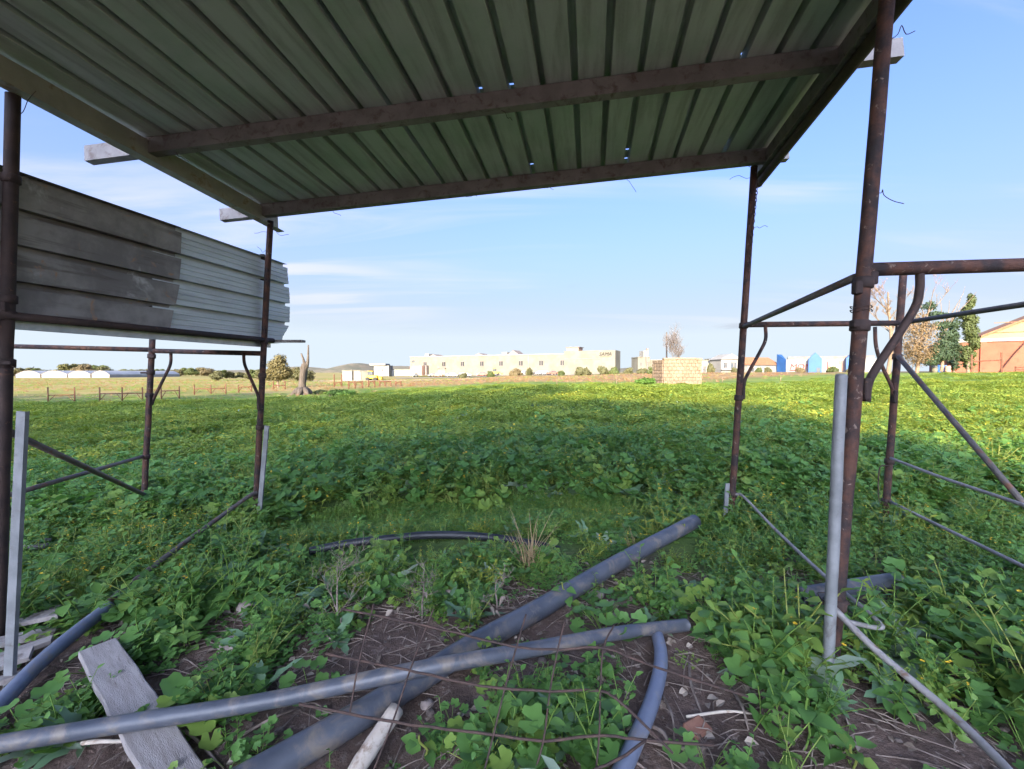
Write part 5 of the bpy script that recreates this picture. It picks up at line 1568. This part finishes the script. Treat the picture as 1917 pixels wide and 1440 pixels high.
def scatter(name, rows, label):
    """rows: (x, y, z, kind index, rx, ry, rz, scale) -> one object of instances"""
    a = np.array(rows, dtype=np.float64)
    me = bpy.data.meshes.new(name)
    me.from_pydata(a[:, :3].tolist(), [], [])
    me.attributes.new('pick', 'INT', 'POINT').data.foreach_set('value', a[:, 3].astype(np.int32))
    me.attributes.new('turn', 'FLOAT_VECTOR', 'POINT').data.foreach_set('vector', a[:, 4:7].astype(np.float32).ravel())
    me.attributes.new('size', 'FLOAT', 'POINT').data.foreach_set('value', a[:, 7].astype(np.float32))
    o = bpy.data.objects.new(name, me); col.objects.link(o)
    g = bpy.data.node_groups.new(name, 'GeometryNodeTree')
    g.interface.new_socket('Geometry', in_out='INPUT', socket_type='NodeSocketGeometry')
    g.interface.new_socket('Geometry', in_out='OUTPUT', socket_type='NodeSocketGeometry')
    N, L = g.nodes, g.links
    gi, go = N.new('NodeGroupInput'), N.new('NodeGroupOutput')
    inst = N.new('GeometryNodeInstanceOnPoints')
    ci = N.new('GeometryNodeCollectionInfo')
    ci.inputs['Collection'].default_value = src_col
    ci.inputs['Separate Children'].default_value = True
    ci.inputs['Reset Children'].default_value = True
    mp = N.new('GeometryNodeMeshToPoints')
    def attr(nm, ty):
        n = N.new('GeometryNodeInputNamedAttribute'); n.data_type = ty; n.inputs['Name'].default_value = nm
        return n.outputs['Attribute']
    e2r = N.new('FunctionNodeEulerToRotation')
    L.new(gi.outputs[0], mp.inputs['Mesh'])
    L.new(mp.outputs[0], inst.inputs['Points'])
    L.new(ci.outputs[0], inst.inputs['Instance'])
    inst.inputs['Pick Instance'].default_value = True
    L.new(attr('pick', 'INT'), inst.inputs['Instance Index'])
    L.new(attr('turn', 'FLOAT_VECTOR'), e2r.inputs[0]); L.new(e2r.outputs[0], inst.inputs['Rotation'])
    L.new(attr('size', 'FLOAT'), inst.inputs['Scale'])
    L.new(inst.outputs[0], go.inputs[0])
    md = o.modifiers.new('scatter', 'NODES'); md.node_group = g
    return tag(o, label, None, None, 'stuff')

rv = random.Random(2024)
pp = np.array([tuple(q) + (r,) for path, r in pipe_paths for q in path])
def pipe_clear(x, y, extra):
    d = np.hypot(pp[:, 0] - x, pp[:, 1] - y) - pp[:, 3]
    low = pp[:, 2] - pp[:, 3] < .12
    return not np.any((d < extra) & low)
def in_front_of_pipe(x, y, depth):
    """a plant here would stand between the viewer and a pipe"""
    k = np.linspace(0, depth, 5)
    r = math.hypot(x, y)
    for q in k:
        X, Y = x * (1 + q / r), y * (1 + q / r)
        d = np.hypot(pp[:, 0] - X, pp[:, 1] - Y) - pp[:, 3]
        if np.any(d < .03): return True
    return False
def pick(weights):
    t = rv.uniform(0, sum(weights.values()))
    for k, w in weights.items():
        t -= w
        if t <= 0: return rv.choice(kinds[k])
    return rv.choice(kinds[k])
def row(x, y, kind, s, tilt=.15, dz=-.01):
    if y < 1.75:
        px = W0 / 2 + FPX * x / y
        if 1500 < px < 1640: s *= .42
        elif 1640 <= px < 1900: s *= .62
    return (x, y, height(x, y) + dz, kind, rv.uniform(-tilt, tilt), rv.uniform(-tilt, tilt), rv.uniform(0, TAU), s)

near, mid_, far_, dry_ = [], [], [], []
# under and beside the roof
def near_density(x, y):
    n = noise.noise((x * 1.3, y * 1.3, 11)) * .5 + .5
    n2 = noise.noise((x * 3.5, y * 3.5, 21)) * .5 + .5
    d = 38 + 70 * sstep(.42, .68, n) * sstep(.25, .6, n2)
    right = sstep(.55, .95, x - .10 * y) * sstep(1.15, 1.5, y)
    left = sstep(1.1, 1.6, -x - .0) * sstep(1.95, 2.35, y)
    back = sstep(2.15, 2.6, y)
    d = max(d, 75 * right, 75 * left, 95 * back)
    # bare soil patches seen in the photograph
    for (bx, by, br) in ((-.55, 1.75, .42), (-.15, 1.62, .3), (.66, 1.40, .2), (.78, 1.55, .2), (-.85, 1.95, .3), (1.25, 1.3, .22)):
        d *= sstep(.55, 1.15, math.hypot(x - bx, y - by) / br) * .9 + .1
    if x < -1.25 and y < 2.15: d *= .25
    return d, right, left, back
A_ = 0
for k in range(15000):
    x, y = rv.uniform(-4.6, 4.6), rv.uniform(.75, 3.75)
    if abs(x) > y * 1.35 + .3: continue
    d, right, left, back = near_density(x, y)
    if rv.random() > d / 300: continue
    path = (3.28 < y < 3.80 and -2.6 < x < 1.15)
    if path and rv.random() < .9: continue
    if not pipe_clear(x, y, .07): continue
    if right > .5 and y < 3:
        kd, s = pick({'leafy': 5, 'leafy_big': 3, 'mallow': 2, 'mat': 1, 'thistle': .8, 'narrow': 2, 'grass': 1}), rv.uniform(.7, 1.15) * (1 - .45 * sstep(1.7, 2.3, y))
        if in_front_of_pipe(x, y, .28) and rv.random() < .8: s *= .45
    elif back > .5:
        kd, s = pick({'mat': 6, 'leafy': 2.5, 'mallow': 1.5, 'grass': 2, 'flowered': .3, 'narrow': 2, 'thistle': .5}), rv.uniform(.6, 1.0)
        if x > -1.6 and x < .9: s *= .72
        if in_front_of_pipe(x, y, .3): s *= .5
    elif left > .5:
        kd, s = pick({'mallow': 4, 'leafy': 3, 'mat': 3, 'leafy_big': .8}), rv.uniform(.7, 1.1)
    else:
        kd, s = pick({'mat': 3, 'mallow': 2.2, 'leafy': 1.6, 'thistle': 1.0, 'grass': .6}), rv.uniform(.35, .8)
        if in_front_of_pipe(x, y, .25): s *= .5
    near.append(row(x, y, kd, s, .3))
# denser clumps between the pipes and along the lower left
for (px, py, rad_, n, kk) in ((1000, 1350, .16, 22, 'a'), (1085, 1300, .13, 16, 'a'), (930, 1410, .14, 18, 'a'), (1110, 1420, .10, 10, 'a'), (60, 1410, .16, 16, 'a'), (150, 1350, .10, 8, 'b'), (330, 1190, .2, 18, 'a'), (480, 1235, .16, 12, 'b'), (260, 1150, .2, 18, 'a'),
                              (700, 1075, .25, 26, 'b'), (860, 1110, .22, 24, 'b'), (960, 1060, .25, 26, 'b'), (560, 1090, .25, 24, 'b'), (1090, 1110, .14, 14, 'a'), (1200, 1100, .2, 18, 'a'), (640, 1420, .10, 8, 'b'), (480, 1400, .10, 8, 'b'), (830, 1380, .09, 8, 'b'), (620, 1190, .14, 10, 'b'), (900, 1235, .08, 7, 'a'), (380, 1335, .10, 8, 'b'), (250, 1240, .12, 9, 'b')):
    c = G(px, py)
    for k in range(n):
        a, q = rv.uniform(0, TAU), rad_ * math.sqrt(rv.random())
        x, y = c.x + q * math.cos(a), c.y + q * math.sin(a)
        if not pipe_clear(x, y, .04): continue
        w_ = {'mallow': 3, 'leafy': 3, 'mat': 2, 'grass': .6, 'thistle': .4} if kk == 'a' else {'mat': 4, 'mallow': 2, 'leafy': 1.5, 'thistle': .6, 'grass': .8}
        near.append(row(x, y, pick(w_), rv.uniform(.45, .85) * (.6 if in_front_of_pipe(x, y, .2) else 1), .3))
# trodden grass path
for k in range(3400):
    x, y = rv.uniform(-3.0, 1.7), rv.uniform(3.2, 3.9)
    if not pipe_clear(x, y, .03): continue
    near.append(row(x, y, pick({'turf': 6, 'mat': 1, 'grass': .25}), rv.uniform(.5, 1.0) * (.75 if 3.35 < y < 3.75 else 1), .2))
# leafy bank beyond the path
for k in range(2600):
    y = rv.uniform(3.72, 6.3); x = rv.uniform(-1.32 * y, 1.32 * y)
    if abs(x - .3) < 2.2 and y < 3.85 + .1 * noise.noise((x * 2, 0, 0)): continue
    near.append(row(x, y, pick({'mallow_big': 4, 'leafy_big': 3.5, 'mallow': 2, 'thistle': 1.5, 'flowered': .8, 'grass': 1.8, 'narrow': 1.5}), rv.uniform(.65, 1.15), .25))
scatter('near_weeds', near, 'low leafy weeds and grass around the shelter')
for k in range(9500):
    y = 6 + 12 * rv.random() ** .8; x = rv.uniform(-1.3 * y, 1.3 * y)
    n = noise.noise((x * .5, y * .5, 4))
    mid_.append(row(x, y, pick({'mallow_big': max(.2, 2 + 2 * n - (y - 6) * .25), 'leafy_big': max(.2, 2 - (y - 6) * .2), 'mallow_field': 2 + (y - 6) * .15, 'leafy_field': 2.5 + (y - 6) * .2, 'flowered': .8, 'thistle': .9, 'grass': 3.5, 'narrow': 2.5, 'patch': 3}), rv.uniform(.5, 1.05) * (1 + .35 * n), .25))
for k in range(9000):
    y = 16 + 40 * rv.random() ** .75; x = rv.uniform(-1.28 * y, 1.28 * y)
    if hb.a.x - .2 < x < hb.a.x + hb.L + .2 and HY - .4 < y < HY + 3.4: continue
    n = noise.noise((x * .15, y * .15, 4))
    if y > 43 + 5 * noise.noise((x * .1, 0, 2)): continue
    if x < -12 and y > 30:
        if rv.random() < .5: far_.append(row(x, y, pick({'grass_far': 2, 'straw_pale': 1}), rv.uniform(.3, .7), .2))
        continue
    far_.append(row(x, y, pick({'patch': 3, 'patch_far': 3, 'grass_far': 3 + 4 * max(0, (y - 25) / 25)}), rv.uniform(.6, 1.1) * (1 + .3 * n) * (1 - .4 * sstep(25, 42, y)), .2))
scatter('field_weeds', mid_ + far_, 'broad green weeds covering the field')
for k in range(9000):
    y = 44 + 95 * rv.random() ** .9; x = rv.uniform(-1.25 * y, 1.1 * y)
    if hb.a.x - .2 < x < hb.a.x + hb.L + .2 and HY - .4 < y < HY + 3.4: continue
    if x > 42 and y > 40: continue
    if rv.random() > sstep(44, 58, y + 12 * noise.noise((x * .04, y * .04, 1))): continue
    dry_.append(row(x, y, pick({'straw': 4, 'straw_pale': 1.5, 'grass_far': 1.2 if x > -20 else 2.5}), rv.uniform(.4, 1.0), .15))
scatter('dry_grass', dry_, 'dry reddish grass beyond the green field')

# pebbles and crumbs of earth, twig litter on the bare soil
pv = []
for k in range(700):
    x, y = rv.uniform(-2.6, 2.4), rv.uniform(.9, 2.7)
    s = .004 + .016 * rv.random() ** 4
    c = ground(x, y, s * .3)
    vs, fs = bevel_box((0, 0, 0), (s * 2, s * rv.uniform(1.2, 2), s * rv.uniform(.8, 1.5)), s * .45, Matrix.Rotation(rv.uniform(0, 3), 3, 'Z') @ Matrix.Rotation(rv.uniform(-.5, .5), 3, 'X'))
    pv.append(([v + c for v in vs], fs))
M['gravel'] = mottled('soil_crumbs', (0.085, 0.065, 0.055), (0.15, 0.12, 0.10), 30, 0.95)
tag(mesh_obj('gravel', *join(pv), M['gravel']), 'small stones and clods scattered on the bare soil', kind='stuff')
tv = []
for k in range(1600):
    x, y = rv.uniform(-2.4, 2.2), rv.uniform(.95, 2.5)
    L = rv.uniform(.04, .22); a = rv.uniform(0, TAU)
    if not pipe_clear(x, y, .02): continue
    p0 = ground(x, y, .006); p1 = ground(x + L * math.cos(a), y + L * math.sin(a), .01)
    m_ = (p0 + p1) / 2 + V((rv.uniform(-.01, .01), rv.uniform(-.01, .01), rv.uniform(0, .015)))
    tv.append(tube([p0, m_, p1], [.0022, .002, .0012], 4))
tag(mesh_obj('twig_litter', *join(tv), M['twig']), 'thin dry twigs littering the soil under the roof', kind='stuff')

lv_, lfc = [], []
for k in range(900):
    x, y = rv.uniform(-2.6, 2.3), rv.uniform(.9, 2.7)
    L = rv.uniform(.015, .045)
    v, f = leaf_ovate(L, L * rv.uniform(.25, .4), .5, rv.uniform(-.3, .6))
    R = Matrix.Rotation(rv.uniform(0, TAU), 3, 'Z') @ Matrix.Rotation(rv.uniform(-.5, .5), 3, 'X') @ Matrix.Rotation(rv.uniform(-.6, .6), 3, 'Y')
    c = ground(x, y, .008)
    lv_.append(([R @ V(q) + c for q in v], f))
tag(mesh_obj('leaf_litter', *join(lv_), M['dead_leaf']), 'small dead leaves strewn over the bare soil', kind='stuff')

# dry grass tuft by the path and the dead shrub on the soil
def tuft(px, py, label, seed, h, n=26, mat='straw', R=.05, w=.0028):
    b = G(px, py)
    me = plant_grass(seed, n, R, h, w, mat, (.05, .5))
    o = bpy.data.objects.new('dry_grass_tuft', me); o.location = b; col.objects.link(o)
    return tag(o, label, 'grass tuft')
tuft(995, 1062, 'tall pale dry grass tuft standing before the black hose', 301, .42, 46, R=.045, w=.0036)
tuft(1180, 1030, 'thin dry stalks right of the black hose end', 302, .22, 7)
tuft(420, 1060, 'few pale dry stalks in the weeds left of the stones', 303, .2, 8)
tuft(1260, 985, 'sparse dry grass stalks by the upper end of the thickest pipe', 304, .25, 8)
for (px, py, sd, lab, k) in ((635, 1175, 9, 'dead grey branching shrub on the bare soil above the pipes', .30), (790, 1160, 12, 'smaller dead twiggy shrub left of the thickest pipe', .22), (930, 1150, 14, 'low dead twigs just left of the thickest pipe', .16)):
    b = G(px, py)
    e = thing('dead_shrub', lab, 'shrub', b)
    o = bpy.data.objects.new('branches', branch_mesh(sd, k, .006, .9, 3, 'shrub_branches', 'twig', .15, (4, 5), .1, .3, .0012, 4, .6)); col.objects.link(o); o.parent = e
    r = random.Random(sd)
    for j in range(7):
        a = r.uniform(0, TAU); q = r.uniform(.04, .5 * k + .04)
        s = r.uniform(.03, .05)
        lv, lf_ = leaf_ovate(s, s * .3, .5, .6)
        R = Matrix.Rotation(r.uniform(0, TAU), 3, 'Z') @ Matrix.Rotation(r.uniform(-.5, .5), 3, 'X')
        me = bpy.data.meshes.new('dry_leaf'); me.from_pydata([tuple(R @ V(v)) for v in lv], [], lf_); me.materials.append(M['dead_leaf'])
        o = bpy.data.objects.new('dry_leaf', me); o.location = (math.cos(a) * q, math.sin(a) * q, r.uniform(.02, .5 * k)); col.objects.link(o); o.parent = e

# large broad-leaved plants at the foot of the right post: every leaf its own part
leaf_me = []
for k in range(6):
    r = random.Random(400 + k); L = 1.0
    if k < 4: v, f = leaf_ovate(L, L * (.30 + .04 * k), .3, .2 + .1 * k)
    else: v, f = leaf_lobed(L, 5, .2, 15, r)
    me = bpy.data.meshes.new('leaf'); me.from_pydata(v, [], f); me.materials.append(M['leaf'])
    me.polygons.foreach_set('use_smooth', [True] * len(f))
    me.attributes.new('tint', 'FLOAT', 'POINT').data.foreach_set('value', [r.random()] * len(v))
    leaf_me.append(me)
def big_plant(px, py, h, nl, ls, label, group, seed, lobed=False):
    r = random.Random(seed); b = G(px, py, .0)
    e = thing('broad_leaf_plant', label, 'weed', b, group)
    tip = V((r.uniform(-.25, .25) * h, r.uniform(-.3, .1) * h, h))
    st = [V((0, 0, -.02)), tip * .35 + V((.02, 0, 0)), tip * .7, tip]
    o = mesh_obj('stem', *tube(smooth_path(st, 3), .0035, 6), M['grass'], None); o.parent = e
    for k in range(nl):
        t = .15 + .85 * k / (nl - 1)
        i = min(2, int(t * 3)); q = st[i].lerp(st[i + 1], t * 3 - i)
        a = k * 2.4 + r.uniform(-.5, .5)
        s = ls * (1.15 - .5 * t) * r.uniform(.8, 1.2)
        o = bpy.data.objects.new('leaf', leaf_me[r.choice((4, 5)) if lobed else r.randrange(4)]); col.objects.link(o); o.parent = e
        o.location = q + V((math.cos(a), math.sin(a), .15)) * (.02 if not lobed else .05)
        o.scale = (s, s, s)
        o.rotation_euler = (r.uniform(-.15, .6), r.uniform(-.35, .35), a - math.pi / 2)
    return e
g1 = 'broad-leaved weeds around the foot of the nearest right post'
for i, (px, py, h) in enumerate(((1500, 1410, .17), (1455, 1350, .19), (1500, 1335, .12), (1420, 1290, .20), (1590, 1440, .08), (1370, 1250, .18), (1470, 1270, .18), (1330, 1215, .17), (1440, 1225, .22), (1400, 1170, .2), (1500, 1205, .16), (1350, 1145, .18))):
    big_plant(px, py, h, 10, .075, 'bright broad-leaved weed in the clump left of the nearest right post', g1, 500 + i)
g2 = 'large-leaved weeds right of the low grey rail'
for i, (px, py, h) in enumerate(((1790, 1250, .2), (1850, 1290, .22), (1880, 1210, .2), (1740, 1180, .2), (1820, 1160, .22), (1900, 1360, .10), (1700, 1130, .2))):
    big_plant(px, py, h, 10, .09, 'large lobed-leaf weed on the far side of the low grey rail', g2, 540 + i, True)
for i, (px, py, h, lab) in enumerate(((1060, 1130, .13, 'leafy green sprig growing beside the thickest pipe where it crosses the soil'), (980, 1330, .13, 'leafy weed under the wire mesh at the bottom centre'), (1110, 1260, .12, 'leafy weed in front of the long dark pipe under the mesh'),
                                      (410, 1290, .09, 'small weed with pale leaves right of the weathered board'), (790, 1420, .08, 'low weed right of the round wooden stake'))):
    big_plant(px, py, h, 9, .055, lab, None, 570 + i)
